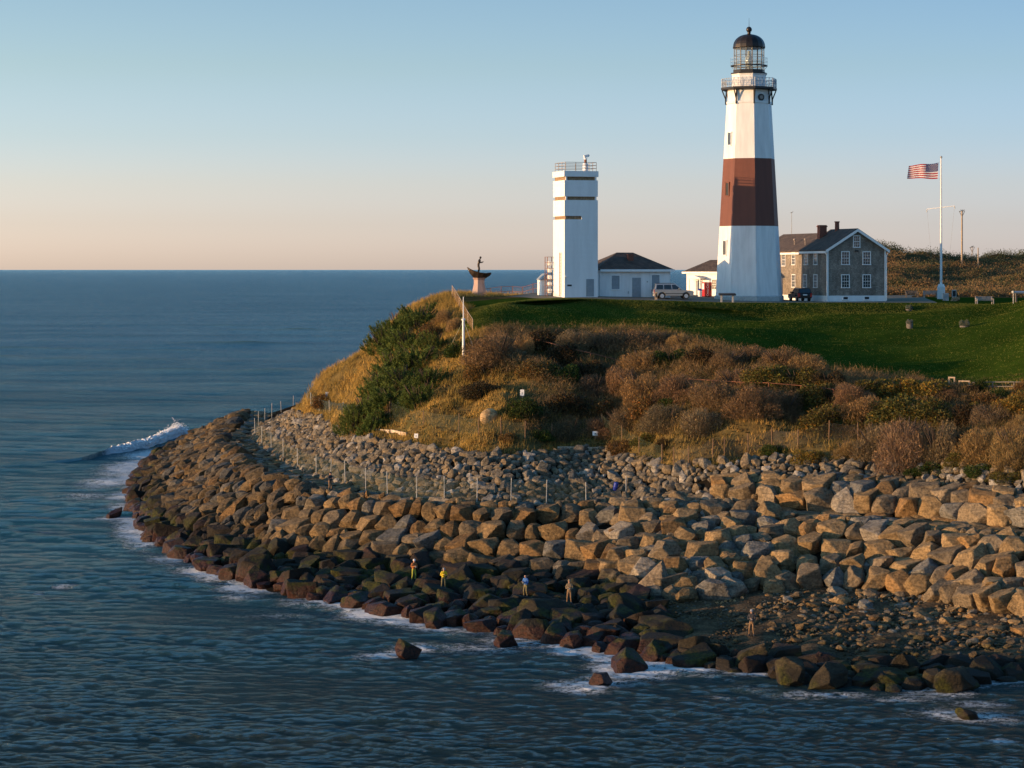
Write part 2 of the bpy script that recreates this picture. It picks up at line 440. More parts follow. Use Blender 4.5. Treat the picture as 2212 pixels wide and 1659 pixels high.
# ------------------------------------------------------------------ the land: one sheet from shore to hill
def V(*a): return Vector(a)
COLS = [
 [V(-62,345,-3),V(-52,335,0),V(-48,332,1.5),V(-38,325,6),V(-34,322,6.2),V(-24,315,10),V(-14,306,16),V(-4,298,22.3),V(0,297,22.7),V(4,296,22.8),V(8,297,22.6),V(12,306,22),V(14,325,10),V(14,345,-2),V(14,360,-4)],
 [V(-56,285,-3),W(300,1040,0),W(335,1018,1.5),W(486,944,6),W(551,944,6.1),W(640,890,9.5),WY(700,815,268),WY(800,745,268),WY(890,665,270),WY(972,636,272),V(-1,277,23.2),V(8,292,23.2),V(18,322,12),V(20,345,-2),V(20,360,-4)],
 [V(-50,246,-3),W(300,1100,0),W(345,1085,1.5),V(-32.5,256,6),W(586,975,6.1),W(690,905,9.5),WY(760,830,256),WY(840,760,257),WY(910,690,260),WY(985,650,265),V(1,271,23.2),V(10,291,23.2),V(21,322,12),V(25,345,-2),V(25,360,-4)],
 [V(-42,214,-3),W(330,1165,0),W(400,1130,1.5),W(566,1035,6),W(643,1015,6.1),W(745,940,9.5),WY(810,860,238),WY(890,785,243),WY(965,720,250),WY(1020,665,258),V(3,267,23.1),V(12,290,23.2),V(24,322,12),V(30,345,-2),V(30,360,-4)],
 [V(-26,182,-3),W(540,1262,0),W(600,1190,1.5),W(700,1066,6),W(746,1047,6.1),W(890,965,9.5),WY(950,880,224),WY(1000,790,232),WY(1030,715,241),WY(1080,665,256),V(7,265,23.1),V(15,290,23.2),V(27,323,12),V(34,345,-2),V(34,360,-4)],
 [V(-8,160,-3),W(930,1342,0),W(960,1230,1.5),W(1000,1094,6),W(1060,1088,5.85),W(1080,985,9.3),WY(1100,900,215),WY(1110,800,227),WY(1120,712,243),WY(1180,660,262),V(11,265,23.0),V(19,292,23.1),V(31,324,12),V(38,346,-2),V(38,361,-4)],
 [V(4,150,-3),W(1240,1392,0),W(1270,1260,1.5),W(1290,1096,6),W(1290,1093,5.75),W(1300,972,9.6),WY(1320,880,219),WY(1340,790,230),WY(1360,712,244),WY(1380,660,262),V(18,266,22.85),V(25,296,22.8),V(36,328,12),V(43,350,-2),V(43,365,-4)],
 [V(11,144,-3),W(1450,1425,0),W(1450,1300,1.4),W(1480,1110,6),W(1450,1075,6.6),W(1460,1010,9),WY(1500,900,207),WY(1500,810,221),WY(1500,735,236),WY(1540,662,264),V(26,268,22.6),V(32,316,22.5),V(44,338,12),V(50,360,-2),V(50,375,-4)],
 [V(18,136,-3),W(1690,1462,0),W(1700,1275,2),W(1700,1120,6),W(1720,1100,6.5),W(1720,995,10),WY(1730,900,204),WY(1740,830,213),WY(1740,795,220),WY(1760,664,264),V(38,271,22.55),V(44,322,22.4),V(56,360,22.6),V(66,450,26.6),V(76,500,17)],
 [V(25,130,-3),W(1950,1485,0),W(1950,1285,2),W(1950,1140,6),W(1960,1115,6.5),W(1970,1005,10),WY(1980,900,200),WY(1980,845,209),WY(1990,820,214),WY(2010,664,266),V(51,272,22.5),V(58,320,22.8),V(74,370,23),V(98,480,27.2),V(110,560,24)],
 [V(34,132,-3),W(2190,1465,0),W(2200,1330,2),W(2200,1165,6),W(2200,1140,6.5),W(2200,1030,10),WY(2200,930,189),WY(2200,870,199),WY(2200,840,206),WY(2220,668,266),V(66,274,22.3),V(74,320,22.8),V(96,380,23.6),V(128,480,27.7),V(140,560,25)],
 [V(44,138,-3),W(2480,1440,0),W(2500,1330,2),W(2500,1175,6),V(49,172.5,6.5),V(50,178,10),V(52,187,14.5),V(55,197,17.5),V(57,204,18.8),V(76,262,24.5),V(84,275,24),V(92,320,23.2),V(122,390,24.6),V(160,490,29),V(180,560,28)],
 [V(60,145,-3),V(58,155,0),V(60,163,2),V(62,171,6),V(63,174,6.5),V(65,180,10),V(67,190,16),V(72,200,20),V(76,208,21),V(96,262,26.5),V(110,275,26),V(120,320,25),V(150,400,28),V(200,500,33),V(230,580,28)],
]
CN = np.array([[list(p) for p in c] for c in COLS])       # (13, 15, 3)
NU, NV = CN.shape[0] - 1, CN.shape[1] - 1

def herm(p0, p1, p2, p3, t, k):
    t = t[..., None]
    m1, m2 = (p2 - p0) * 0.5 * k, (p3 - p1) * 0.5 * k
    t2, t3 = t * t, t * t * t
    return (2*t3-3*t2+1)*p1 + (t3-2*t2+t)*m1 + (-2*t3+3*t2)*p2 + (t3-t2)*m2

def surf(u, v):
    u = np.clip(np.asarray(u, float), 0, NU - 1e-6); v = np.clip(np.asarray(v, float), 0, NV - 1e-6)
    iu, iv = u.astype(int), v.astype(int)
    fu, fv = u - iu, v - iv
    rows = []
    for dv in (-1, 0, 1, 2):
        jv = np.clip(iv + dv, 0, NV)
        q = [CN[np.clip(iu + du, 0, NU), jv] for du in (-1, 0, 1, 2)]
        rows.append(herm(*q, fu, 0.85))
    return herm(*rows, fv, 0.55)

GU, GV = NU * 26 + 1, NV * 18 + 1
uu, vv = np.meshgrid(np.linspace(0, NU, GU), np.linspace(0, NV, GV), indexing='ij')
land = surf(uu, vv)

def sinnoise(p, seed, lam, n=7):
    r = np.random.default_rng(seed); out = 0
    for _ in range(n):
        a = r.uniform(0, 2 * np.pi); k = 2 * np.pi / (lam * r.uniform(0.6, 1.6))
        out = out + np.sin(k * (np.cos(a) * p[..., 0] + np.sin(a) * p[..., 1]) + r.uniform(0, 6.28))
    return out / n ** 0.5
bl = np.clip((vv - 4.9) / 0.5, 0, 1) * np.clip((8.0 - vv) / 0.8, 0, 1)
land[..., 2] += bl * (0.45 * sinnoise(land, 3, 9) + 0.22 * sinnoise(land, 4, 3.5))
lw = np.clip((vv - 8.0) / 0.4, 0, 1) * np.clip((10.0 - vv) / 0.5, 0, 1) * np.clip((uu - 3.2) / 0.5, 0, 1)
land[..., 2] += lw * 0.34 * sinnoise(land, 5, 19)
lawnv = np.sin(np.pi * np.clip((vv - 8.0) / 1.9, 0, 1))
land[..., 2] -= 1.1 * np.exp(-((uu - 7.7) / 1.5) ** 2) * lawnv
land[..., 2] += 3.4 * np.clip((uu - 9.1) / 1.9, 0, 1) ** 1.3 * np.clip((vv - 7.6) / 0.8, 0, 1) * np.clip((9.9 - vv) / 0.8, 0, 1)
far = np.clip((vv - 11.6) / 0.5, 0, 1) * np.clip((uu - 7.5) / 0.6, 0, 1)
land[..., 2] += far * (0.9 + 1.0 * sinnoise(land, 6, 26) + 0.5 * sinnoise(land, 16, 11))
bch = np.clip((vv - 0.9) / 0.3, 0, 1) * np.clip((2.1 - vv) / 0.3, 0, 1) * np.clip((uu - 6.5) / 0.5, 0, 1)
land[..., 2] += bch * 0.16 * sinnoise(land, 8, 5)
idx = np.arange(GU * GV).reshape(GU, GV)
quads = np.stack([idx[:-1, :-1], idx[1:, :-1], idx[1:, 1:], idx[:-1, 1:]], -1).reshape(-1, 4)
qu = (0.25 * (uu[:-1, :-1] + uu[1:, :-1] + uu[1:, 1:] + uu[:-1, 1:])).ravel()
qv = (0.25 * (vv[:-1, :-1] + vv[1:, :-1] + vv[1:, 1:] + vv[:-1, 1:])).ravel()
LV = land.reshape(-1, 3)
zone = np.full(len(quads), 4)                              # 4 hillside
zone[qv < 5.0] = 0                                          # rubble bed
zone[(qv < 2.05) & (qu > 6.6)] = 1                          # beach
lawn_in = (qv > 8.0) & (qv < 10.0) & (qu > 3.1) | (qv > 9.05) & (qv < 10.0) & (qu > 2.3)
zone[lawn_in] = 2
zone[(qv >= 10.0) & (qv < 11.3) & (qu > 1.4)] = 3           # drive
zone[(qv >= 10.0) & (qv < 11.3) & (qu > 9.0)] = 2
zone[(qv >= 11.3) & (qu > 7.3)] = 5
zone[(qv >= 10.75) & (qu > 8.9)] = 5
def land_part(name, z, mat, label):
    sel = quads[zone == z]
    ids, inv = np.unique(sel, return_inverse=True)
    me = mesh_np(name, LV[ids], inv.reshape(-1, 4), mat, True)
    return tag(link_mesh(name, me), label, None, None, 'structure')
land_part('ground', 0, M['under'], 'rubble bed darkened as gap shade under the sea wall stones')
land_part('beach', 1, M['beach'], 'brown shingle beach below the right hand sea wall')
land_part('lawn', 2, M['lawn'], 'mown green lawn falling from the lighthouse')
land_part('driveway', 3, M['drive'], 'pale gravel drive along the buildings')
land_part('bluff', 4, M['hillside'], 'dry grassy bluff between lawn and sea wall')
land_part('hills', 5, M['scrub'], 'brown scrub hill behind the flagpole')
bvh = BVHTree.FromPolygons([tuple(p) for p in LV], [tuple(q) for q in quads])

def gz(x, y):
    h = bvh.ray_cast(Vector((x, y, 200)), Vector((0, 0, -1)))
    return h[0].z if h[0] else 0.0
def R(px, py, bv=None):                 # the spot of land seen at a place of the frame
    d = Vector(((px - CX) / F, 1.0, -(py - HY) / F)).normalized()
    h = (bv or bvh).ray_cast(Vector((0, 0, H)), d)
    return h[0] if h[0] else W(px, py, 0)
def G(px, y):
    x = (px - CX) * y / F
    return Vector((x, y, gz(x, y)))

# ------------------------------------------------------------------ words for labels
MARKS = [(300, 'seaward tip'), (400, 'breaking wave'), (500, 'path bend'), (555, 'fence end'), (660, 'green netting'), (713, 'path walker'),
         (800, 'dark pines'), (893, 'white-capped angler'), (957, 'yellow angler'), (1001, 'white mast'), (1057, 'tan boulder'),
         (1136, 'blue angler'), (1180, 'steel lattice'), (1232, 'khaki angler'), (1286, 'wide notice'), (1328, 'blue barrel'), (1375, 'hipped roof'), (1452, 'silver car'), (1513, 'small cottage'),
         (1572, 'lookout table'), (1622, 'lighthouse'), (1675, 'lighthouse right edge'), (1728, 'black car'), (1790, 'house corner'), (1850, 'house gable'), (1920, 'house right edge'), (1965, 'lawn planters'),
         (2033, 'flagpole'), (2083, 'timber gates'), (2130, 'pale bench'), (2190, 'coin viewer')]
def col_phrase(px):
    m = min(MARKS, key=lambda t: abs(t[0] - px)); d = px - m[0]
    w = 'in line with' if abs(d) < 11 else ('left of' if d < 0 else 'right of')
    return f'{w} {m[1]}'
ORD = ['first', 'second', 'third', 'fourth', 'fifth', 'sixth', 'seventh', 'eighth', 'ninth', 'tenth']
NUMW = ['', 'one', 'two', 'three', 'four', 'five', 'six', 'seven', 'eight', 'nine', 'ten']
def finish_labels(items):
    """items: list of (object, base label, px, py); labels made single by their order from the left"""
    d = {}
    for it in items: d.setdefault(it[1], []).append(it)
    for base, its in d.items():
        its.sort(key=lambda t: t[2])
        n = len(its)
        for i, it in enumerate(its):
            if n == 1: ex = ''
            elif n == 2: ex = (', left one', ', right one')[i]
            elif i == 0: ex = f', leftmost of {NUMW[min(n, 10)]}'
            elif i == n - 1: ex = f', rightmost of {NUMW[min(n, 10)]}'
            elif n == 3: ex = ', middle of three'
            else: ex = f', {ORD[min(i, 9)]} from left'
            it[0]['label'] = base + ex
# ------------------------------------------------------------------ stones
def ico(sub):
    bm = bmesh.new(); bmesh.ops.create_icosphere(bm, subdivisions=sub, radius=1)
    v = np.array([list(x.co) for x in bm.verts]); v /= np.linalg.norm(v, axis=1)[:, None]
    f = np.array([[x.index for x in p.verts] for p in bm.faces]); bm.free()
    return v, f
ICO = {k: ico(k) for k in (1, 2, 3, 5)}
def fbm3(p, seed, f0=1.3, octs=4):
    r = np.random.default_rng(seed); out = np.zeros(len(p)); a = 1.0
    for o in range(octs):
        for _ in range(5):
            k = r.normal(size=3); k *= f0 * 2 ** o * r.uniform(0.7, 1.4) / np.linalg.norm(k) * 2.2
            out += a / 5 ** 0.5 * np.sin(p @ k + r.uniform(0, 6.28))
        a *= 0.5
    return out
def rock_verts(seed, sub, rough=0.022, boxy=0.16):
    r = np.random.default_rng(seed); d, f = ICO[sub]
    ns, ds = [], []
    for ax in range(3):
        for s in (-1, 1):
            n = np.zeros(3); n[ax] = s; n = n + r.normal(size=3) * boxy
            ns.append(n / np.linalg.norm(n)); ds.append(r.uniform(0.80, 1.0))
    for _ in range(r.integers(6, 11)):
        n = np.sign(r.normal(size=3)) * r.uniform(0.25, 1.0, 3); n /= np.linalg.norm(n)
        ns.append(n); ds.append(r.uniform(0.82, 1.18))
    ns, ds = np.array(ns), np.array(ds)
    p = 70.0
    q = np.maximum(d @ ns.T, 0) / ds
    rad = (q ** p).sum(1) ** (-1 / p)
    v = d * rad[:, None]
    v = v + d * (rough * fbm3(v, seed + 50))[:, None]
    return v, f
NPROTO = 26
ROCK_HI, ROCK_LO, ROCK_XLO = [], [], []
for k in range(NPROTO):
    bx = 0.13 if k % 2 else 0.24
    v, f = rock_verts(100 + k, 5 if k < 18 else 3, 0.024, bx)
    ROCK_HI.append(mesh_np('boulder_stone', v, f, M['rock'], True))
    if k < 18:                                   # crisp facets with a softened edge
        ROCK_HI[-1].set_sharp_from_angle(angle=math.radians(50)) if hasattr(ROCK_HI[-1], 'set_sharp_from_angle') else None
    ROCK_LO.append(rock_verts(100 + k, 2, 0.03, bx)); ROCK_XLO.append(rock_verts(100 + k, 1, 0.0, bx))

def tan():
    t = rnd.random(); k = rnd.uniform(.78, 1.18)
    if t < 0.42: return (0.250 * k, 0.172 * k, 0.088 * k), 'tan'
    if t < 0.70: return (0.190 * k, 0.146 * k, 0.094 * k), 'brown-grey'
    if t < 0.84: return (0.235 * k, 0.142 * k, 0.062 * k), 'rusty'
    if t < 0.95: return (0.17 * k, 0.16 * k, 0.14 * k), 'grey'
    return (0.285, 0.245, 0.19), 'pale'
def grey():
    t = rnd.random()
    if t < 0.55: k = rnd.uniform(0.13, 0.23); return (k * 1.05, k * 0.90, k * 0.68), 'grey'
    if t < 0.87: k = rnd.uniform(0.17, 0.27); return (k * 1.05, k * 0.80, k * 0.50), 'buff'
    k = rnd.uniform(0.27, 0.36); return (k, k * 0.92, k * 0.80), 'pale grey'

ROCKS = []
class Bins:
    def __init__(self, c): self.c, self.d = c, {}
    def ok(self, p, r, k):
        cx, cy = int(p[0] // self.c), int(p[1] // self.c)
        for i in (-1, 0, 1):
            for j in (-1, 0, 1):
                for q, rq in self.d.get((cx + i, cy + j), ()):
                    if (p[0]-q[0])**2 + (p[1]-q[1])**2 + ((p[2]-q[2])*1.0)**2 < (k * (r + rq)) ** 2: return False
        self.d.setdefault((cx, cy), []).append((p, r)); return True

def scatter(u0, u1, v0, v1, tries, size, zname, kind, pal, flat=1.0, pack=0.80, sink=0.30, tilt=0.18, elong=(0.8, 1.35), keep=None, along=True):
    us = npr.uniform(u0, u1, tries); vs = npr.uniform(v0, v1, tries)
    P = surf(us, vs); PU = surf(us + 0.02, vs); PV = surf(us, vs + 0.02)
    J = np.linalg.norm(np.cross(PU - P, PV - P), axis=1)
    acc = npr.uniform(0, np.percentile(J, 92), tries) < J
    bins = Bins(max(size[1] * 1.6, 0.8)); n = 0
    order = np.argsort(-npr.uniform(0, 1, tries))
    for i in order:
        if not acc[i]: continue
        u, v, p = us[i], vs[i], P[i]
        if keep and not keep(u, v, p): continue
        r = 0.5 * rnd.uniform(*size)
        if not bins.ok(p, r, pack): continue
        e = rnd.uniform(*elong); f = flat * rnd.uniform(0.85, 1.1)
        sx, sy, sz = r * e ** 0.5, r / e ** 0.5, r * f
        nrm = Vector(np.cross(PU[i] - p, PV[i] - p)).normalized()
        if nrm.z < 0: nrm = -nrm
        tang = Vector(PU[i] - p).normalized()
        if zname == 'left sea wall face': tang = Matrix.Rotation(math.radians(105) + rnd.gauss(0, .2), 3, nrm) @ tang
        if not along or rnd.random() < 0.25: tang = Matrix.Rotation(rnd.uniform(0, 6.28), 3, nrm) @ tang
        else: tang = Matrix.Rotation(rnd.gauss(0, 0.25), 3, nrm) @ tang
        nz = (nrm + Vector((0, 0, 1.3 if kind == 'boulder' else 0.3)) + Vector((rnd.gauss(0, tilt), rnd.gauss(0, tilt), rnd.gauss(0, tilt)))).normalized()
        x = (tang - nz * tang.dot(nz)).normalized(); y = nz.cross(x)
        rot = Matrix((x, y, nz)).transposed()
        c, cn = pal()
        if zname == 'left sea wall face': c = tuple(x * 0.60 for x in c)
        pp = Vector(p); pp.z = pp.z + sz * (1 - 2 * sink)
        ROCKS.append(dict(p=pp, s=(sx, sy, sz), rot=rot, col=c, cn=cn, zone=zname, kind=kind, proto=rnd.randrange(18) if kind == 'boulder' else rnd.randrange(NPROTO), r=r, v=v, u=u))
        n += 1
    return n

def place_rock(px, py, w, h, col3, cn, zone, yaw=0.0, z=0.0, proto=None, d=0.85):
    """a single rock standing in the water or on the shore, seen with its foot at px, py"""
    p = W(px, py, z); s = F / p.y
    sx, sz = w / s / 2, h / s / 2
    rot = Euler((rnd.gauss(0, .38), rnd.gauss(0, .38), yaw)).to_matrix()
    ROCKS.append(dict(p=Vector((p.x, p.y + sx * d * .6, z + sz * 0.55)), s=(sx, sx * d, sz * 1.35), rot=rot, col=col3, cn=cn, zone=zone, kind='boulder',
                      proto=rnd.randrange(18) if proto is None else proto, r=sx, v=1, u=0))

DK = lambda: ((0.048 * rnd.uniform(.6, 1.3), 0.033 * rnd.uniform(.7, 1.2), 0.026), 'dark')
# sea wall face, left and middle, then the right hand wall and its upper tier
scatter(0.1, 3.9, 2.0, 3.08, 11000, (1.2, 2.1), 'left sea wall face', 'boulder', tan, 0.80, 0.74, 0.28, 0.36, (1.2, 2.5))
def course(u0, u1, v0, v1, rows, size, zname, pal, hk=0.9, pale=1.0):
    for r_ in range(rows):
        v = v0 + (r_ + 0.5) / rows * (v1 - v0); u = u0 + rnd.uniform(0, .02)
        while u < u1:
            w = rnd.uniform(*size) * (1.12 - .2 * r_ / rows)
            vj = v + rnd.gauss(0, .07) * (v1 - v0) / rows
            p = Vector(surf(u, vj)); pu = Vector(surf(u + .01, vj)); pv = Vector(surf(u, vj + .02)); row = (Vector(surf(u, v + (v1 - v0) / rows)) - Vector(surf(u, v))).length
            du = w / max((pu - p).length * 100, 1e-3)
            u += du * .5
            p = Vector(surf(min(u, NU), vj))
            tang = (pu - p).normalized() if (pu - p).length > 1e-6 else Vector((1, 0, 0))
            tang = (Vector(surf(u + .02, vj)) - p).normalized()
            nrm = tang.cross(pv - Vector(surf(u - du * .5, vj))).normalized()
            if nrm.z < 0: nrm = -nrm
            nz = (nrm + Vector((0, 0, 1.1)) + Vector((rnd.gauss(0, .10), rnd.gauss(0, .10), 0))).normalized()
            tang = Matrix.Rotation(rnd.gauss(0, .16), 3, nz) @ tang
            x = (tang - nz * tang.dot(nz)).normalized(); y = nz.cross(x)
            sx = w * .5 * 1.04; sy = min(row * .60, size[1] * .5) * rnd.uniform(.85, 1.15); sz = rnd.uniform(.36, .47) * size[1] * hk
            k_ = 1.0
            if r_ == rows - 1: k_ = .2; sz *= .75
            c, cn = pal()
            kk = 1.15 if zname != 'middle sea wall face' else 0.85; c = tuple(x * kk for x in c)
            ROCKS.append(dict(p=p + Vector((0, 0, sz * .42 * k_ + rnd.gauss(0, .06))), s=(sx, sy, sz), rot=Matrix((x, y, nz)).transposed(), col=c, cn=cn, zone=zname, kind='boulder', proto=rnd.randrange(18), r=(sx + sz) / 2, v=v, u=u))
            if rnd.random() < .30:              # a chock stone in the joint
                c2, cn2 = pal(); s2 = rnd.uniform(.25, .5); p2 = Vector(surf(min(u + du * .5, NU), vj))
                ROCKS.append(dict(p=p2 + Vector((0, -.2, .5)), s=(s2, s2 * .8, s2 * .8), rot=Euler((rnd.uniform(0, 3), rnd.uniform(0, 3), 0)).to_matrix(), col=c2, cn=cn2, zone=zname, kind='boulder', proto=rnd.randrange(18), r=s2, v=v, u=u))
            u += du * .5
scatter(6.2, 7.9, 2.0, 3.06, 7000, (1.2, 2.5), 'right sea wall face', 'boulder', tan, 0.95, 0.74, 0.28, 0.22, (0.8, 1.4))
course(3.85, 6.25, 2.02, 3.02, 5, (1.3, 2.3), 'middle sea wall face', tan, .95)
course(7.85, 11.4, 2.0, 3.0, 5, (1.3, 2.4), 'right sea wall face', tan, .95)
course(7.35, 11.4, 4.0, 4.66, 3, (1.5, 2.6), 'upper tier', tan, 1.0)
# dark apron at the water
scatter(0.3, 6.9, 0.93, 2.0, 12000, (1.2, 2.7), 'dark apron', 'boulder', DK, 0.85, 0.80, 0.36, 0.34, (0.8, 1.7), along=False)
scatter(6.9, 10.25, 0.90, 1.24, 3600, (1.1, 2.3), 'dark shore row', 'boulder', DK, 0.75, 0.78, 0.38, 0.25, (0.8, 1.6), along=False)
# path slabs
scatter(0.05, 6.9, 3.05, 4.0, 9000, (1.1, 2.0), 'promenade', 'slab', tan, 0.28, 0.74, 0.46, 0.08, (0.9, 1.7))
scatter(6.9, 11.4, 3.08, 4.0, 5000, (1.3, 2.4), 'bench ledge', 'slab', tan, 0.30, 0.74, 0.44, 0.10, (0.9, 1.7))
# grey rubble slope, small rubble, beach cobbles
scatter(0.6, 7.2, 3.98, 5.02, 36000, (0.50, 1.15), 'rubble slope', 'stone', grey, 0.78, 0.72, 0.30, 0.40, (0.7, 1.7), along=False)
scatter(7.0, 11.4, 4.55, 5.12, 14000, (0.5, 1.15), 'top rubble', 'stone', grey, 0.78, 0.80, 0.30, 0.35, (0.7, 1.6), along=False, keep=lambda u, v, p: rnd.random() < 1.25 - (v - 4.55) * 1.6)
scatter(6.6, 7.6, 2.1, 4.4, 5000, (0.5, 1.3), 'stone chute', 'stone', grey, 0.78, 0.72, 0.3, 0.35, (0.7, 1.6), along=False)
scatter(7.2, 11.0, 1.35, 2.0, 7000, (0.25, 0.8), 'beach cobbles', 'stone', tan, 0.6, 1.15, 0.35, 0.3, (0.7, 1.7), along=False, keep=lambda u, v, p: u > 8.1 + rnd.gauss(0, .3) and rnd.random() < 0.55)
scatter(6.9, 11.2, 1.0, 2.0, 9000, (0.10, 0.34), 'beach pebbles', 'stone', tan, 0.6, 1.0, 0.35, 0.3, (0.7, 1.7), along=False)
scatter(8.4, 11.0, 1.5, 2.0, 300, (0.9, 1.7), 'beach boulders', 'boulder', tan, 0.5, 1.5, 0.40, 0.2, (0.9, 1.9), along=False)
WEED = ((0.05, 0.022, 0.014), 'red-brown weedy')
for a in [(243, 1118, 40, 16), (345, 1165, 52, 34), (350, 985, 24, 10), (380, 1002, 52, 26), (468, 1212, 60, 36), (880, 1420, 48, 32), (940, 1356, 64, 34),
          (1090, 1396, 52, 34), (1355, 1450, 72, 40), (1295, 1480, 56, 26), (1418, 1422, 54, 30), (1240, 1400, 52, 36), (2095, 1552, 50, 18), (1305, 1392, 60, 44), (1130, 1360, 50, 40),
          (730, 1300, 40, 36), (825, 1312, 66, 52), (905, 1322, 56, 40), (545, 1258, 90, 58), (640, 1275, 70, 50)]:
    place_rock(*a, *WEED, 'water', yaw=rnd.uniform(0, 3))
for a in [(1185, 1358, 110, 58), (1270, 1355, 50, 48), (1710, 1472, 60, 58), (1790, 1482, 80, 44), (1890, 1470, 80, 36), (2062, 1490, 84, 46), (2020, 1480, 50, 34), (1930, 1478, 46, 30), (1440, 1385, 110, 46), (1625, 1440, 84, 40), (1500, 1420, 70, 40)]:
    place_rock(*a, (0.075, 0.058, 0.034), 'dark mossy', 'dark shore row', yaw=rnd.uniform(-.4, .4), z=0.2)
place_rock(1415, 1290, 66, 58, (0.27, 0.21, 0.145), 'tan', 'beach boulders', z=1.4, yaw=0.5)

# bury rocks where the anglers stand in sight of the lens: nothing to do, they stand on what is there
ROCK_TREE_V, ROCK_TREE_F = [], []
boulder_screen = lambda r: F * r['r'] / r['p'].y if -60 < to_px(r['p'])[0] < 2270 else -1
def inst(r, lo=True):
    v, f = (ROCK_LO if r['r'] > 0.2 else ROCK_XLO)[r['proto']]
    m = np.array(r['rot']) * np.array(r['s'])[None, :]
    return v @ m.T + np.array(r['p']), f
for r in ROCKS:
    if r['kind'] == 'stone' and r['r'] < 0.3: continue
    v, f = inst(r); b = len(ROCK_TREE_V); ROCK_TREE_V += v.tolist(); ROCK_TREE_F += (f + b).tolist()
b = len(ROCK_TREE_V)
ROCK_TREE_V += LV.tolist(); ROCK_TREE_F += (quads + b).tolist()
bvh_all = BVHTree.FromPolygons(ROCK_TREE_V, ROCK_TREE_F)

def shape_word(r):
    a = r['s'][0] / r['s'][1]; f = r['s'][2] / max(r['s'][:2])
    if f < 0.45: return 'flat'
    if a > 1.45 or a < 0.69: return 'long'
    if r['proto'] % 2: return 'blocky'
    return 'rough'
PLACE = {'left sea wall face': 'left sea wall', 'middle sea wall face': 'middle sea wall', 'right sea wall face': 'right sea wall',
         'upper tier': 'upper right tier', 'dark apron': 'waterline apron', 'dark shore row': 'mossy shore row',
         'water': 'in foam', 'beach boulders': 'on beach', 'promenade': 'wall path', 'bench ledge': 'right ledge',
         'rubble slope': 'rubble slope', 'top rubble': 'top rubble', 'stone chute': 'rubble chute', 'beach cobbles': 'on beach', 'beach pebbles': 'on beach'}
def visible(r):
    d = r['p'] + Vector((0, 0, r['s'][2] * 0.6)) - Vector((0, 0, H)); L = d.length
    h = bvh_all.ray_cast(Vector((0, 0, H)), d.normalized())
    return h[0] is not None and h[3] > L - 1.6 * r['r'] - 0.3
for r in ROCKS:
    sc = boulder_screen(r)
    r['scr'] = sc if sc > 0 and (sc < 2 or visible(r)) else min(sc, 0) - 1
rest, labels = [], []
for kind in ('boulder', 'stone', 'slab'):
    rs = sorted([r for r in ROCKS if r['kind'] == kind], key=lambda r: -r['scr'])
    cap = {'boulder': 320, 'stone': 290, 'slab': 130}[kind]
    top = [r for r in rs[:cap] if r['scr'] > 0]
    rest.append((kind, rs[len(top):]))
    for r in top:
        o = link_mesh({'boulder': 'boulder', 'stone': 'rubble_stone', 'slab': 'paving_stone'}[kind], ROCK_HI[r['proto']])
        o.matrix_world = Matrix.Translation(r['p']) @ r['rot'].to_4x4() @ Matrix.Diagonal((*r['s'], 1))
        o.color = (*r['col'], 1)
        if r['zone'].startswith('beach'): o.material_slots[0].link = 'OBJECT'; o.material_slots[0].material = M['beach_rock']
        px, py = to_px(r['p'])
        rz = r['r'] * F / r['p'].y
        sw = {'boulder': ('huge' if rz > 32 else 'big' if rz > 24 else 'small'), 'stone': ('big' if rz > 12.5 else 'small'), 'slab': ('wide' if rz > 22 else 'narrow')}[kind]
        tone = r['cn']
        if r['zone'] in ('dark apron',): tone = 'weedy' if r['p'].z < 0.9 else 'mossy'
        lab = f"{sw} {tone} {shape_word(r)} {'rock' if kind == 'boulder' else kind}, {PLACE[r['zone']]}, {col_phrase(px)}"
        tag(o, None, {'boulder': 'boulder', 'stone': 'stone', 'slab': 'paving stone'}[kind], {'boulder': 'boulders of the sea wall', 'stone': 'grey stones of the rubble slope', 'slab': 'slabs paving the wall path'}[kind])
        labels.append((o, lab, px, py))
finish_labels(labels)
rest = [(k, [r for r in rs if not r['zone'].startswith('beach')]) for k, rs in rest] + [('beach', [r for k, rs in rest for r in rs if r['zone'].startswith('beach')])]
for kind, rs in rest:
    vs, fs, cs, b = [], [], [], 0
    for r in rs:
        v, f = inst(r); vs.append(v); fs.append(f + b); b += len(v)
        cs.append(np.repeat([[*r['col'], 1.0]], len(v), 0))
    me = mesh_np('loose_rubble', np.concatenate(vs), np.concatenate(fs), M['beach_attr' if kind == 'beach' else 'rock_attr'], False, {'Col': ('POINT', 'FLOAT_COLOR', np.concatenate(cs))})
    o = link_mesh({'boulder': 'small_boulders', 'stone': 'loose_rubble', 'slab': 'loose_paving', 'beach': 'beach_pebbles'}[kind], me)
    tag(o, {'boulder': 'mass of lesser boulders filling the sea wall', 'beach': 'mass of pebbles and cobbles on the brown beach', 'stone': 'mass of small grey rubble stones', 'slab': 'mass of lesser slabs along the wall path'}[kind], 'rubble', None, 'stuff')

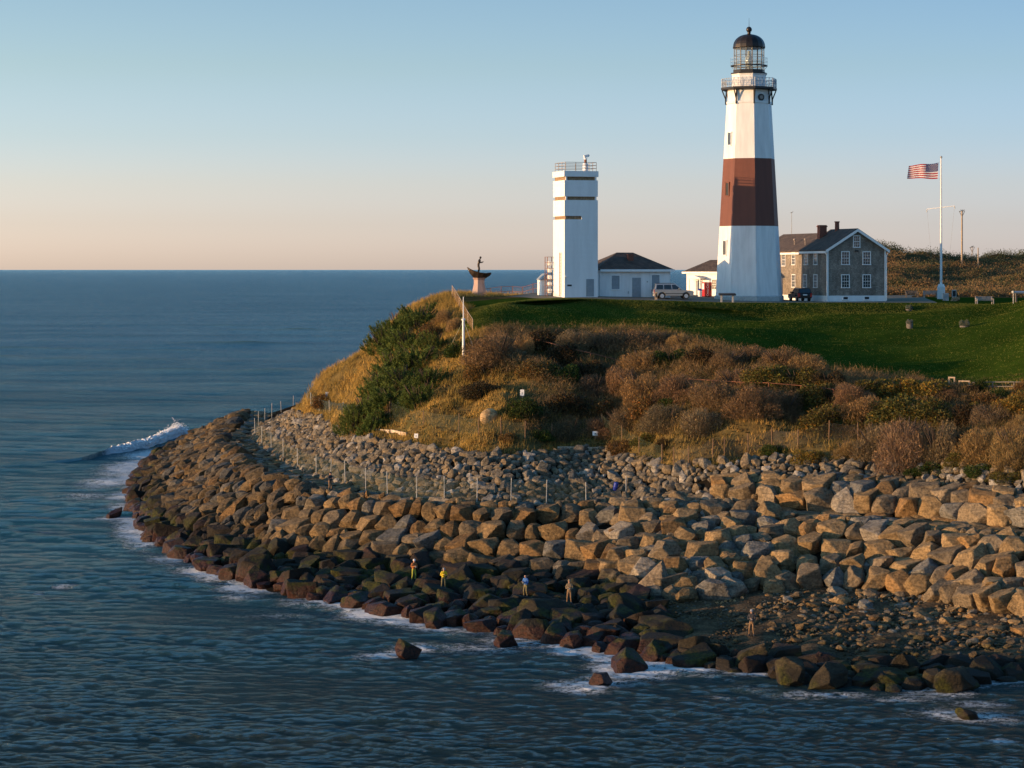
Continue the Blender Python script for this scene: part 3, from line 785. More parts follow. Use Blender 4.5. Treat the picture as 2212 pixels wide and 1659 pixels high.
# ------------------------------------------------------------------ sea
def water_mat():
    m, nt, b, out = new_mat('sea water')
    p = pos(nt)
    sep = N(nt, 'ShaderNodeSeparateXYZ'); nt.links.new(p, sep.inputs[0])
    murk = mapr(nt, sep.outputs[1], 130, 230)                       # silt near the beach
    body = mixc(nt, murk, (0.016, 0.028, 0.025), (0.018, 0.090, 0.115))
    body = mixc(nt, mapr(nt, sep.outputs[1], 260, 800), body, (0.016, 0.100, 0.175))
    body = mixc(nt, mapr(nt, sep.outputs[2], 0.15, 1.3), body, (0.035, 0.066, 0.042))
    fa = N(nt, 'ShaderNodeAttribute', attribute_name='foam').outputs['Fac']
    n1 = noise(nt, 0.7, 8, scaled(nt, p, (0.8, 1.2, 1)), 0.72); n2 = noise(nt, 2.6, 7, p, 0.72)
    def ridge(n): return mathn(nt, 'SUBTRACT', 1.0, mathn(nt, 'MULTIPLY', mathn(nt, 'ABSOLUTE', mathn(nt, 'SUBTRACT', n, 0.5), 0.0), 4.0))
    lace = mathn(nt, 'MAXIMUM', ridge(n1), mathn(nt, 'MULTIPLY', ridge(n2), 0.94))
    thr = mathn(nt, 'SUBTRACT', 1.02, mathn(nt, 'MULTIPLY', fa, 0.50))
    foam = mathn(nt, 'MULTIPLY', mapr(nt, mathn(nt, 'SUBTRACT', lace, thr), 0.0, 0.16), mapr(nt, fa, 0.03, 0.3))
    dist = N(nt, 'ShaderNodeVectorMath', operation='LENGTH'); nt.links.new(p, dist.inputs[0])
    rot = nt.nodes.new('ShaderNodeMapping'); rot.inputs['Rotation'].default_value = (0, 0, math.radians(-9)); nt.links.new(p, rot.inputs['Vector'])
    f1 = noise(nt, 1.3, 7, scaled(nt, rot.outputs[0], (0.85, 1.7, 1)), 0.68)
    f2 = noise(nt, 0.16, 5, scaled(nt, p, (0.55, 1.5, 1)), 0.6)
    nearw = mapr(nt, dist.outputs['Value'], 150, 900, 0.9, 1.3)
    f4 = noise(nt, 0.42, 6, scaled(nt, rot.outputs[0], (0.9, 1.6, 1)), 0.66)
    f3 = noise(nt, 0.11, 6, scaled(nt, rot.outputs[0], (1.4, 1.5, 1)), 0.68)
    h = mathn(nt, 'ADD', mathn(nt, 'MULTIPLY', mathn(nt, 'MULTIPLY', f1, nearw), 1.05), mathn(nt, 'MULTIPLY', f4, mapr(nt, dist.outputs['Value'], 150, 420, 0.7, 2.0)))
    f5 = noise(nt, 0.03, 6, scaled(nt, rot.outputs[0], (1.6, 1.4, 1)), 0.68)
    h = mathn(nt, 'ADD', h, mathn(nt, 'MULTIPLY', f5, mapr(nt, dist.outputs['Value'], 420, 1600, 0.0, 18.0)))
    h = mathn(nt, 'ADD', h, mathn(nt, 'MULTIPLY', f3, mapr(nt, dist.outputs['Value'], 180, 480, 0.8, 7.0)))
    h = mathn(nt, 'ADD', h, mathn(nt, 'MULTIPLY', foam, 0.25))
    bn = nt.nodes.new('ShaderNodeBump'); bn.inputs['Strength'].default_value = 1.0; bn.inputs['Distance'].default_value = 0.6
    nt.links.new(h, bn.inputs['Height'])
    nt.nodes.remove(b)
    df = nt.nodes.new('ShaderNodeBsdfDiffuse'); gl = nt.nodes.new('ShaderNodeBsdfGlossy'); fr = nt.nodes.new('ShaderNodeFresnel'); fr.inputs['IOR'].default_value = 1.33
    for n_ in (df, gl, fr): nt.links.new(bn.outputs[0], n_.inputs['Normal'])
    nt.links.new(mixc(nt, foam, body, (0.72, 0.74, 0.75)), df.inputs['Color'])
    nt.links.new(mixc(nt, mapr(nt, dist.outputs['Value'], 160, 520), (0.90, 0.97, 0.92), (0.80, 0.99, 1.0)), gl.inputs['Color'])
    nt.links.new(mapr(nt, dist.outputs['Value'], 220, 800, 0.08, 0.16), gl.inputs['Roughness'])
    fac = mathn(nt, 'MULTIPLY', fr.outputs[0], mapr(nt, dist.outputs['Value'], 160, 500, 1.0, 0.95))
    wp = noise(nt, 0.012, 4, scaled(nt, rot.outputs[0], (0.35, 1.5, 1)), 0.6)      # wind patches
    fac = mathn(nt, 'MULTIPLY', fac, mapr(nt, wp, 0.35, 0.65, 0.78, 1.18))
    fac = mathn(nt, 'MULTIPLY', fac, mapr(nt, foam, 0, 1, 1.0, 0.06))
    mx = nt.nodes.new('ShaderNodeMixShader'); nt.links.new(fac, mx.inputs[0]); nt.links.new(df.outputs[0], mx.inputs[1]); nt.links.new(gl.outputs[0], mx.inputs[2])
    nt.links.new(mx.outputs[0], out.inputs['Surface'])
    return m
M['water'] = water_mat()

dys = np.concatenate([np.arange(62, 260, 1.5), np.arange(260, 1440, 1.35)])
Yr = F * H / dys
xs = np.arange(-1330, 1331, 2.3) / F
XX = Yr[:, None] * xs[None, :]; YY = np.repeat(Yr[:, None], len(xs), 1)
ZZ = np.zeros_like(XX)
dY = np.gradient(-Yr)[:, None] * np.ones_like(XX)
wr = np.random.default_rng(11)
DXo, DYo = np.zeros_like(XX), np.zeros_like(XX)
for i in range(110):
    lam = 0.7 * (12 / 0.7) ** (wr.uniform(0, 1) ** 1.7)
    ang = wr.normal(math.radians(-99), 0.42 if lam < 5 else 0.25)
    a = 0.0072 * lam ** 0.62 * wr.uniform(0.6, 1.3)
    k = 2 * np.pi / lam
    kx, ky = k * math.cos(ang), k * math.sin(ang)
    lod = np.clip((lam / np.abs(dY) - 2.2) / 2.5, 0, 1)
    ph = kx * XX + ky * YY + wr.uniform(0, 6.28)
    ZZ += a * lod * np.cos(ph)
    DXo -= 1.05 * a * lod * np.sin(ph) * math.cos(ang); DYo -= 1.05 * a * lod * np.sin(ph) * math.sin(ang)
for i in range(40):
    lam = 14 * (110 / 14) ** wr.uniform(0, 1)
    ang = wr.normal(math.radians(-95), 0.45)
    a = 0.0022 * lam ** 0.88 * wr.uniform(0.6, 1.3)
    k = 2 * np.pi / lam
    lod = np.clip((lam / np.abs(dY) - 2.2) / 4, 0, 1) * np.clip((YY - 240) / 350, 0.10, 1)
    ZZ += a * lod * np.cos(k * math.cos(ang) * XX + k * math.sin(ang) * YY + wr.uniform(0, 6.28))
grp = 0.75 + 0.35 * sinnoise(np.stack([XX, YY], -1), 21, 30)
ZZ *= grp
XX = XX + DXo; YY = YY + DYo
# the swell that breaks left of the tip, running along a crest line
crest = [W(-80, 1010, 0), W(20, 1006, 0), W(100, 1002, 0), W(180, 996, 0), W(250, 978, 0), W(320, 966, 0), W(385, 942, 0), W(415, 934, 0)]
cr = np.array([[c.x, c.y] for c in crest]); ca = [0.0, 0.25, 0.45, 0.70, 1.10, 1.45, 1.6, 0.0]
foam = np.zeros_like(XX)
rk = [(r['p'], r['r'], r['zone']) for r in ROCKS if r['kind'] == 'boulder' and r['p'].z - r['s'][2] < 0.35 and r['p'].z + r['s'][2] > -0.1]
rp = np.array([[q[0].x, q[0].y, q[1]] for q in rk])
sel = np.argwhere((YY < 420).ravel()).ravel()
fx, fy = XX.ravel(), YY.ravel()
ff = np.zeros(len(fx))
for ch in np.array_split(sel, 60):
    d = np.sqrt((fx[ch, None] - rp[None, :, 0]) ** 2 + (fy[ch, None] - rp[None, :, 1]) ** 2) - rp[None, :, 2]
    dm = d.min(1)
    ff[ch] = np.clip(1.0 - dm / 5.0, 0, 1) ** 1.5
pz = np.stack([fx, fy], -1)
patch = np.clip(0.55 + 0.75 * sinnoise(pz, 31, 14), 0.05, 1.1)
ff *= patch
# backwash between tip and breaker, and a few open-water crests
def blob(px, py, wpx, hpx, amt):
    c = W(px, py, 0); sx = wpx * c.y / F; sy = hpx * c.y ** 2 / (F * H)
    return amt * np.exp(-((fx - c.x) / sx) ** 2 - ((fy - c.y) / sy) ** 2)
for a in [(310, 1008, 80, 24, 1.05), (235, 1040, 70, 16, .75), (340, 982, 70, 12, 1.1), (190, 1070, 70, 12, .5), (300, 1140, 50, 14, .5), (390, 1170, 30, 20, .45), (140, 1265, 30, 7, .6), (80, 1281, 14, 4, .8), (420, 1228, 60, 18, .5),
          (900, 1400, 60, 12, .6), (820, 1335, 120, 12, .55), (1050, 1400, 160, 14, .45), (1330, 1440, 90, 12, .6), (1500, 1450, 80, 8, .6), (1780, 1500, 120, 8, .55), (1950, 1510, 100, 7, .5), (2120, 1520, 80, 10, .5), (600, 1330, 120, 14, .3), (1000, 1345, 110, 16, .75), (1130, 1385, 120, 18, .6), (1240, 1408, 60, 10, .75), (1310, 1422, 50, 8, .9), (1440, 1415, 70, 14, .6), (1620, 1455, 70, 8, .75), (2165, 1602, 36, 5, .8), (1560, 1505, 40, 5, .4), (2060, 1500, 80, 8, .5),
          (200, 1052, 40, 5, .5), (100, 1150, 40, 5, .35), (520, 1290, 60, 12, .5), (660, 1300, 80, 14, .5), (700, 605, 30, 1, .0)]:
    ff = np.maximum(ff, blob(*a))
foam = ff.reshape(XX.shape)
nr, nc = XX.shape
wid = np.arange(nr * nc).reshape(nr, nc)
wq = np.stack([wid[1:, :-1], wid[1:, 1:], wid[:-1, 1:], wid[:-1, :-1]], -1).reshape(-1, 4)
wv = np.stack([XX, YY, ZZ], -1).reshape(-1, 3)
# flat sea round the rippled part, out to the horizon
y0, y1 = Yr.min(), Yr.max(); xa, xb = xs.min(), xs.max(); B = 150000.0; zz = -0.02
base = len(wv)
ex = np.array([[-B, y1, zz], [xa * y1, y1, zz], [xb * y1, y1, zz], [B, y1, zz], [-B, B, zz], [B, B, zz],
               [-B, -B, zz], [B, -B, zz], [xa * y0, y0, zz], [xb * y0, y0, zz], [-B, y0, zz], [B, y0, zz]])
eq = np.array([[0, 3, 5, 4], [10, 8, 1, 0], [9, 11, 3, 2], [6, 7, 11, 10]]) + base
wv = np.concatenate([wv, ex]); wq = np.concatenate([wq, eq])
wf = np.concatenate([foam.ravel(), np.zeros(len(ex))])
me = mesh_np('sea', wv, wq, M['water'], True, {'foam': ('POINT', 'FLOAT', wf)})
tag(link_mesh('sea', me), 'dark blue-green sea with small waves and foam at the rocks', None, None, 'structure')

# breaking swell
n_s, n_t = 240, 60
ts = np.linspace(0, 1, n_s); seg = np.linspace(0, 1, len(cr))
cxx, cyy, caa = np.interp(ts, seg, cr[:, 0]), np.interp(ts, seg, cr[:, 1]), np.interp(ts, seg, ca)
tt = np.linspace(-1, 1, n_t)
prof = np.where(tt < 0, np.exp(-(tt / 0.35) ** 2), np.exp(-(tt / 0.55) ** 2))
SX = cxx[:, None] + 0 * tt; SY = cyy[:, None] + 4.5 * tt[None, :]
fo = np.clip((ts - 0.50) / 0.09, 0, 1) * np.clip((0.98 - ts) / 0.03, 0, 1)
lump = fbm3(np.stack([SX.ravel(), SY.ravel(), 0 * SX.ravel()], -1), 5, 1.0, 5).reshape(SX.shape)
SZ = caa[:, None] * prof[None, :] - 0.12 + fo[:, None] * 0.13 * lump * np.clip(prof[None, :] * 1.5, 0, 1)
fv = fo[:, None] * np.clip(1.55 - np.abs(tt + 0.25)[None, :] * 1.9 + .25 * lump, 0, 1.5) * 1.25
sid = np.arange(n_s * n_t).reshape(n_s, n_t)
sq = np.stack([sid[:-1, :-1], sid[1:, :-1], sid[1:, 1:], sid[:-1, 1:]], -1).reshape(-1, 4)
me = mesh_np('breaking_wave', np.stack([SX, SY, SZ], -1).reshape(-1, 3), sq, M['water'], True, {'foam': ('POINT', 'FLOAT', fv.ravel())})
bw = tag(link_mesh('breaking_wave', me), 'white breaking wave left of the sea wall tip', 'wave')
M['spray'] = simple('white foam', (0.80, 0.80, 0.80), 0.9, 0.05)
vs, fs, b = [], [], 0
v2, f2 = ICO[1]
for i in range(3600):
    t = rnd.betavariate(2.2, 1.2) * 0.44 + 0.54
    x, y, a = np.interp(t, seg, cr[:, 0]), np.interp(t, seg, cr[:, 1]), np.interp(t, seg, ca)
    burst = max(0, 1 - abs(t - 0.85) / 0.07)
    hgt = a * rnd.uniform(0.35, 1.02) + burst * abs(rnd.gauss(0, 0.6))
    s = rnd.uniform(0.03, 0.13) * (0.55 if hgt > a * 1.1 else 1)
    q = v2 * np.array([s * 1.5, s, s]) + np.array([x + rnd.gauss(0, .35), y - rnd.uniform(-0.3, 1.8) * (1.15 - min(1, hgt / (a + .01))) , hgt - 0.15])
    vs.append(q); fs.append(f2 + b); b += len(q)
me = mesh_np('spray', np.concatenate(vs), np.concatenate(fs), M['spray'], True)
link_mesh('spray', me, bw)
# ------------------------------------------------------------------ plants
def tri_mesh(name, vs, cs, mat):
    vs = np.asarray(vs).reshape(-1, 3)
    f = np.arange(len(vs)).reshape(-1, 3)
    c = np.concatenate([np.repeat(np.asarray(cs), 3, axis=0), np.ones((len(vs), 1))], 1)
    return mesh_np(name, vs, f, mat, False, {'Col': ('POINT', 'FLOAT_COLOR', c)})
def unit(v): return v / (np.linalg.norm(v, axis=-1, keepdims=True) + 1e-9)
def blades(base, direc, length, width, r):
    side = unit(np.cross(direc, r.normal(size=direc.shape)))
    return np.stack([base - side * width[:, None] / 2, base + side * width[:, None] / 2, base + direc * length[:, None]], 1)
def stems_mesh(name, r, n, hgt, rad):
    mb = MB()
    for _ in range(n):
        a = r.uniform(0, 6.28); q = r.uniform(0.25, 0.8) * rad
        p0 = Vector((r.normal() * .12, r.normal() * .12, -0.3)); p1 = Vector((math.cos(a) * q * .45, math.sin(a) * q * .45, hgt * .45)); p2 = Vector((math.cos(a) * q, math.sin(a) * q, hgt * r.uniform(.7, .95)))
        mb.tube(p0, p1, .035, .022, 4, cap=False); mb.tube(p1, p2, .022, .008, 4, cap=False)
    me = bpy.data.meshes.new(name); me.from_pydata(mb.v, [], mb.f); me.materials.append(M['stem']); return me
def dome_pts(r, n, lump_seed, inner=0.45):
    """points through an uneven dome of unit radius and unit height"""
    d = unit(r.normal(size=(n, 3))); d[:, 2] = np.abs(d[:, 2])
    k = np.random.default_rng(lump_seed); cc = unit(k.normal(size=(11, 3))); cc[:, 2] = np.abs(cc[:, 2]) * .9 + .05
    lump = np.max(np.clip((d @ unit(cc).T - 0.80) / 0.2, 0, 1), 1)
    rad = (0.56 + 0.46 * lump) * (inner + (1 - inner) * r.uniform(0, 1, n) ** 0.45)
    return d * rad[:, None], d, lump
def proto_twig(seed):
    r = np.random.default_rng(seed); n = 7500
    p, d, lump = dome_pts(r, n, seed, 0.30)
    direc = unit(d * np.array([.8, .8, .6]) + np.array([0, 0, .45]) + r.normal(size=(n, 3)) * .42)
    L = r.uniform(.07, .22, n)
    v = blades(p - direc * L[:, None] * .6, direc, L, r.uniform(.006, .014, n), r)
    c = np.array([1.0, 1.0, 1.0]) * r.uniform(.55, 1.5, (n, 1)) * np.array([1, 1, 1]) + r.normal(size=(n, 3)) * .04
    n2 = 1600
    p2, d2, _ = dome_pts(r, n2, seed, 0.5)
    v2 = blades(p2, unit(r.normal(size=(n2, 3))), r.uniform(.03, .07, n2), r.uniform(.03, .05, n2), r)
    c2 = np.repeat([[1.05, .95, .75]], n2, 0) * r.uniform(.6, 1.3, (n2, 1))
    return tri_mesh('foliage', np.concatenate([v, v2]), np.clip(np.concatenate([c, c2]), .05, 2), M['foliage']), stems_mesh('stems', r, 12, 1.0, .95)
def proto_leaf(seed):
    r = np.random.default_rng(seed); n = 5200
    p, d, lump = dome_pts(r, n, seed, 0.35)
    v = blades(p, unit(d + r.normal(size=(n, 3)) * .9), r.uniform(.045, .105, n), r.uniform(.035, .07, n), r)
    hue = r.uniform(0, 1, (n, 1))
    c = np.where(hue < .7, 1, 0) * np.array([1, 1, 1]) + np.where((hue >= .7) & (hue < .88), 1, 0) * np.array([1.7, 1.05, .6]) + np.where(hue >= .88, 1, 0) * np.array([1.5, 1.5, .8])
    c = c * r.uniform(.6, 1.35, (n, 1))
    return tri_mesh('foliage', v, c, M['foliage']), stems_mesh('stems', r, 9, .9, .85)
def proto_pine(seed):
    r = np.random.default_rng(seed); nt_ = 190; vs, cs = [], []
    p, d, lump = dome_pts(r, nt_, seed, 0.5)
    for i in range(nt_):
        ax = unit(d[i] * np.array([.9, .9, .4]) + np.array([0, 0, .65]) + r.normal(size=3) * .2)
        m = 46; t = r.uniform(-.16, .10, m)
        b = p[i] + ax * t[:, None]
        dd = unit(ax * .75 + r.normal(size=(m, 3)) * .75)
        vs.append(blades(b, dd, r.uniform(.07, .13, m), r.uniform(.018, .030, m), r))
        cs.append(np.array([1, 1, 1]) * r.uniform(.6, 1.45, (m, 1)) * r.uniform(.75, 1.25))
    return tri_mesh('foliage', np.concatenate(vs), np.concatenate(cs), M['foliage']), stems_mesh('stems', r, 14, .95, .9)
PROTO = {'twig': [proto_twig(300 + i) for i in range(5)], 'leaf': [proto_leaf(320 + i) for i in range(5)], 'pine': [proto_pine(340 + i) for i in range(4)]}
TINT = {'brown': ((0.190, 0.124, 0.066), 'bare brown', 'twig'), 'grey': ((0.19, 0.138, 0.082), 'bare grey-brown', 'twig'), 'tanb': ((0.28, 0.185, 0.080), 'bare tan', 'twig'),
        'rust': ((0.12, 0.078, 0.032), 'rusty leafy', 'leaf'), 'olive': ((0.085, 0.078, 0.022), 'olive leafy', 'leaf'), 'green': ((0.036, 0.062, 0.014), 'green leafy', 'leaf'),
        'yellow': ((0.17, 0.13, 0.03), 'yellow-green leafy', 'leaf'), 'dark': ((0.045, 0.034, 0.018), 'dark leafy', 'leaf'), 'pine': ((0.098, 0.128, 0.028), 'dark green pine', 'pine')}
SHRUB_LABELS = []
def shrub(px, py, w, h, tint, where=None, snap=True):
    p = R(px, py); s = F / p.y
    c, word, kd = TINT[tint]
    fo, st = rnd.choice(PROTO[kd])
    name = {'twig': 'bare_shrub', 'leaf': 'leafy_shrub', 'pine': 'pine_shrub'}[kd]
    o = thing(name, None, 'shrub', (p.x, p.y + w / s * .25, p.z - 0.12), rnd.uniform(0, 6.28), {'twig': 'bare brown shrubs on the bluff', 'leaf': 'leafy shrubs on the bluff', 'pine': 'dark pines on the seaward bluff'}[kd])
    k = rnd.uniform(.82, 1.18)
    for nm, me in (('foliage', fo), ('stems', st)):
        q = link_mesh(nm, me, o); q.scale = (w / s / 2 * 1.2, w / s / 2 * 1.2, h / s * (0.98 if kd == 'twig' else 1.05))
        q.color = (c[0] * k * rnd.uniform(.93, 1.07), c[1] * k * rnd.uniform(.95, 1.05), c[2] * k, 1)
    sz = 'large' if w > 125 else 'small' if w < 75 else 'mid-sized'
    row = where or ('along lawn edge' if py < 780 else 'high on the bluff' if py < 850 else 'halfway down the bluff' if py < 930 else 'low on the bluff')
    SHRUB_LABELS.append((o, f'{sz} {word} shrub {row}, {col_phrase(px)}', px, py))
    return o
# (px, py of the foot, width, height, kind)
for a in [(1075, 790, 150, 80, 'brown'), (1132, 772, 60, 56, 'tanb'), (1180, 752, 90, 42, 'dark'), (1245, 760, 95, 56, 'grey'), (1300, 772, 90, 66, 'brown'), (1365, 760, 110, 56, 'brown'), (1425, 752, 90, 44, 'brown'),
          (1472, 755, 66, 40, 'tanb'), (1220, 790, 90, 50, 'dark'), (1390, 812, 120, 62, 'tanb'), (1284, 862, 90, 62, 'grey'), (1340, 850, 100, 66, 'brown'), (1385, 872, 110, 80, 'tanb'), (1450, 800, 100, 50, 'green'), (1520, 790, 80, 46, 'dark'),
          (1572, 800, 90, 52, 'brown'), (1625, 800, 110, 62, 'brown'), (1695, 808, 120, 66, 'brown'), (1748, 812, 100, 56, 'tanb'), (1660, 832, 110, 50, 'olive'), (1725, 840, 110, 52, 'olive'), (1790, 842, 80, 46, 'dark'), (1590, 850, 120, 62, 'brown'),
          (1470, 870, 120, 70, 'brown'), (1545, 890, 130, 76, 'brown'), (1630, 900, 130, 76, 'brown'), (1700, 905, 120, 70, 'brown'), (1440, 930, 110, 66, 'grey'), (1510, 945, 120, 72, 'grey'), (1400, 905, 90, 56, 'rust'), 
          (1780, 880, 110, 60, 'olive'), (1840, 880, 110, 58, 'brown'), (1885, 862, 110, 52, 'olive'), (1950, 866, 120, 56, 'yellow'), (2008, 868, 120, 56, 'yellow'), (2045, 872, 70, 40, 'brown'), (1870, 915, 150, 66, 'tanb'), (1945, 925, 150, 72, 'olive'), (2010, 925, 130, 66, 'olive'),
          (1800, 930, 130, 56, 'olive'), (1900, 1000, 130, 96, 'grey'), (1965, 1020, 150, 130, 'grey'), (2030, 1005, 120, 110, 'grey'), (2090, 930, 80, 60, 'dark'), (2150, 925, 110, 60, 'grey'), (2200, 905, 100, 60, 'yellow'), (2150, 882, 110, 40, 'rust'), (2205, 872, 80, 36, 'yellow'), (2110, 900, 60, 36, 'yellow'),
          (2135, 1000, 130, 86, 'tanb'), (2200, 1010, 120, 100, 'tanb'), (2090, 985, 70, 60, 'dark'), (2075, 1010, 60, 40, 'olive'),
          (1040, 820, 80, 40, 'rust'), (1040, 860, 90, 40, 'dark'), (1095, 955, 50, 22, 'rust'), (1165, 950, 60, 24, 'green'), (1215, 822, 80, 42, 'green'), (1160, 815, 90, 44, 'rust'), (1265, 820, 90, 46, 'dark'), (1290, 905, 90, 52, 'rust'), (1230, 895, 110, 56, 'dark'),
          (1125, 900, 90, 42, 'green'), (1235, 950, 110, 56, 'brown'), (1300, 945, 90, 52, 'brown'), (1345, 935, 80, 60, 'grey'), (1340, 985, 70, 40, 'rust'),
          (1680, 985, 70, 30, 'green'), (1840, 990, 80, 46, 'tanb'), (1750, 1000, 80, 34, 'yellow'), (2010, 1025, 100, 30, 'green'), (2120, 1030, 80, 30, 'green'), (2180, 1040, 80, 26, 'olive'),
          (990, 770, 70, 40, 'green'), (1020, 760, 60, 40, 'olive'), (700, 880, 60, 32, 'rust'), (930, 735, 60, 40, 'rust'), (960, 700, 56, 36, 'tanb'), (985, 715, 46, 34, 'tanb')]:
    shrub(*a)
for a in [(905, 712, 100, 62), (862, 730, 90, 70), (826, 762, 80, 62), (880, 765, 110, 66), (935, 765, 80, 60), (905, 800, 110, 62), (850, 812, 90, 60), (870, 850, 120, 70), (925, 850, 90, 66), (815, 862, 90, 66), (850, 892, 110, 66), (905, 885, 90, 60), (785, 905, 80, 60), (765, 935, 80, 56), (800, 938, 60, 48), (822, 920, 70, 40)]:
    shrub(*a, 'pine', 'high on seaward bluff' if a[1] < 780 else 'midway down seaward bluff' if a[1] < 870 else 'low on seaward bluff')
rr = random.Random(23)
for i in range(100):
    u, v = rr.uniform(3.6, 10.6), rr.uniform(5.25, 7.75)
    p = Vector(surf(u, v)); px, py = to_px(p)
    if not (1240 < px < 2240) or (1440 < px < 1790 and 900 < py): continue
    shrub(px, py, rr.uniform(34, 76), rr.uniform(18, 38), rr.choice(['rust', 'olive', 'brown', 'dark', 'green', 'tanb', 'yellow']), 'filling bluff ' + ('foot' if v < 6 else 'middle' if v < 7 else 'top'))
finish_labels(SHRUB_LABELS)

# dry grass and ground cover of the bluff
def land_uv(n, u0, u1, v0, v1, seed):
    r = np.random.default_rng(seed)
    u, v = r.uniform(u0, u1, n), r.uniform(v0, v1, n)
    p = surf(u, v)
    z = np.array([gz(a[0], a[1]) for a in p]); p[:, 2] = z
    return r, u, v, p
def grass(name, label, n, area, seed, hgt, c0, c1, per=9, keepf=None, lean=0.35, w=(0.03, 0.07)):
    r, u, v, p = land_uv(n, *area, seed)
    k = keepf(u, v, p, r) if keepf else np.ones(n, bool)
    p = p[k]; n = len(p)
    hz = (0.5 + 0.5 * np.clip(sinnoise(p, seed, 6), -1, 1))
    b = np.repeat(p, per, 0) + np.concatenate([r.normal(size=(n * per, 2)) * .22, np.full((n * per, 1), -.05)], 1)
    wind = np.array([0.35, 0.1, 0])
    d = unit(np.array([0, 0, 1.0]) + wind * lean + r.normal(size=(n * per, 3)) * np.array([lean, lean, .1]))
    L = np.repeat(r.uniform(*hgt, n), per) * r.uniform(.6, 1.2, n * per)
    vs = blades(b, d, L, r.uniform(*w, n * per), r)
    mixv = np.clip(np.repeat(hz, per) + r.normal(size=n * per) * .25, 0, 1)[:, None]
    c = np.array(c0) * mixv + np.array(c1) * (1 - mixv)
    o = link_mesh(name, tri_mesh(name, vs, c, M['foliage_attr']))
    tag(o, label, 'grass', None, 'stuff')
grass('dry_grass', 'golden dry grass on the seaward bluff', 9000, (0.2, 4.9, 4.95, 9.9), 41, (0.35, 0.8), (0.50, 0.31, 0.080), (0.27, 0.185, 0.046), 10, keepf=lambda u, v, p, r: ~((u > 3.0) & (v > 8.0)) & ~((u > 1.6) & (v > 9.0)) & (v < 9.7))
grass('bluff_grass', 'mixed tawny grass between shrubs on the bluff', 8500, (4.6, 11.6, 4.95, 8.0), 42, (0.25, 0.7), (0.44, 0.27, 0.075), (0.17, 0.13, 0.034), 9, keepf=lambda u, v, p, r: r.uniform(size=len(u)) < 1.2 - (v - 5) * .18)
grass('ground_cover', 'low green weeds and brambles on the bluff', 6500, (3.0, 11.6, 4.8, 7.9), 43, (0.12, 0.30), (0.055, 0.065, 0.015), (0.090, 0.050, 0.022), 10, lean=1.1, w=(0.08, 0.18))
def brush(name, label, n, area, seed, cols, keepf):
    r, u, v, p = land_uv(n, *area, seed)
    k = keepf(u, v, p, r); p = p[k]; n = len(p); per = 16
    hz = 0.5 + 0.5 * sinnoise(p, seed, 8)
    b = np.repeat(p, per, 0) + np.concatenate([r.normal(size=(n * per, 2)) * .35, r.uniform(-.05, .55, (n * per, 1)) * np.repeat(r.uniform(.4, 1.8, n), per)[:, None]], 1)
    d = unit(np.array([0.1, 0, .75]) + r.normal(size=(n * per, 3)) * .6)
    L = r.uniform(.25, .75, n * per)
    vs = blades(b, d, L, r.uniform(.02, .05, n * per), r)
    ci = np.clip((hz + r.normal(size=n) * .22) * len(cols), 0, len(cols) - 1).astype(int)
    c = np.array(cols)[np.repeat(ci, per)] * r.uniform(.6, 1.4, (n * per, 1))
    tag(link_mesh(name, tri_mesh(name, vs, c, M['foliage_attr'])), label, 'brush', None, 'stuff')
brush('tangled_brush', 'tangled bare brown brush between the shrubs of the bluff', 14000, (4.3, 11.6, 5.5, 7.97), 47,
      [(0.23, 0.145, 0.066), (0.18, 0.115, 0.055), (0.14, 0.085, 0.032), (0.27, 0.175, 0.072), (0.10, 0.085, 0.026), (0.15, 0.10, 0.05)], lambda u, v, p, r: ((u > 5.2) | (v > 6.9)) & ~((u > 9.0) & (u < 10.4) & (v > 7.2)) & ~((u > 6.9) & (u < 8.4) & (v < 5.9)))
grass('lawn_fringe', 'longer grass where lawn meets shrubs', 2200, (3.4, 11.0, 7.85, 8.12), 44, (0.10, 0.30), (0.060, 0.075, 0.018), (0.13, 0.09, 0.03), 8)

grass('lawn_grass', 'short mown blades of the lawn', 70000, (3.1, 11.6, 8.0, 9.98), 45, (0.07, 0.13), (0.150, 0.152, 0.028), (0.075, 0.098, 0.014), 4, lean=0.5, w=(0.04, 0.08))
# far scrub hill: one brushy mass
r, u, v, p = land_uv(10500, 7.5, 11.5, 10.8, 13.6, 51)
k_ = ~((v < 11.35) & (u < 9.0)); u, v, p = u[k_], v[k_], p[k_]
vs, cs = [], []
hn = 0.5 + 0.30 * sinnoise(p * np.array([.35, 1, 1]), 77, 9)
for i in range(len(p)):
    m = 46; q, d, _ = dome_pts(r, m, 60 + i % 9, .55)
    s = r.uniform(0.5, 1.4) * (0.8 + 0.0018 * p[i, 1]); hh = s * r.uniform(.5, .95)
    b = p[i] + q * np.array([s, s, hh])
    vs.append(blades(b, unit(d + r.normal(size=(m, 3)) * .8), r.uniform(.12, .30, m), r.uniform(.10, .22, m), r))
    t = hn[i] + r.normal() * .10; c = np.array([0.040, 0.042, 0.018]) if t < .38 else np.array([0.105, 0.062, 0.028]) if t < .58 else np.array([0.135, 0.085, 0.036]) if t < .8 else np.array([0.085, 0.066, 0.026])
    if v[i] > 12.82: c = np.array([0.040, 0.042, 0.018]) * r.uniform(.8, 1.5)
    cs.append(c * 1.75 * r.uniform(.82, 1.18, (m, 1)))
o = link_mesh('hill_brush', tri_mesh('hill_brush', np.concatenate(vs), np.concatenate(cs), M['foliage_attr']))
tag(o, 'brown autumn brush covering the far hill', 'brush', None, 'stuff')
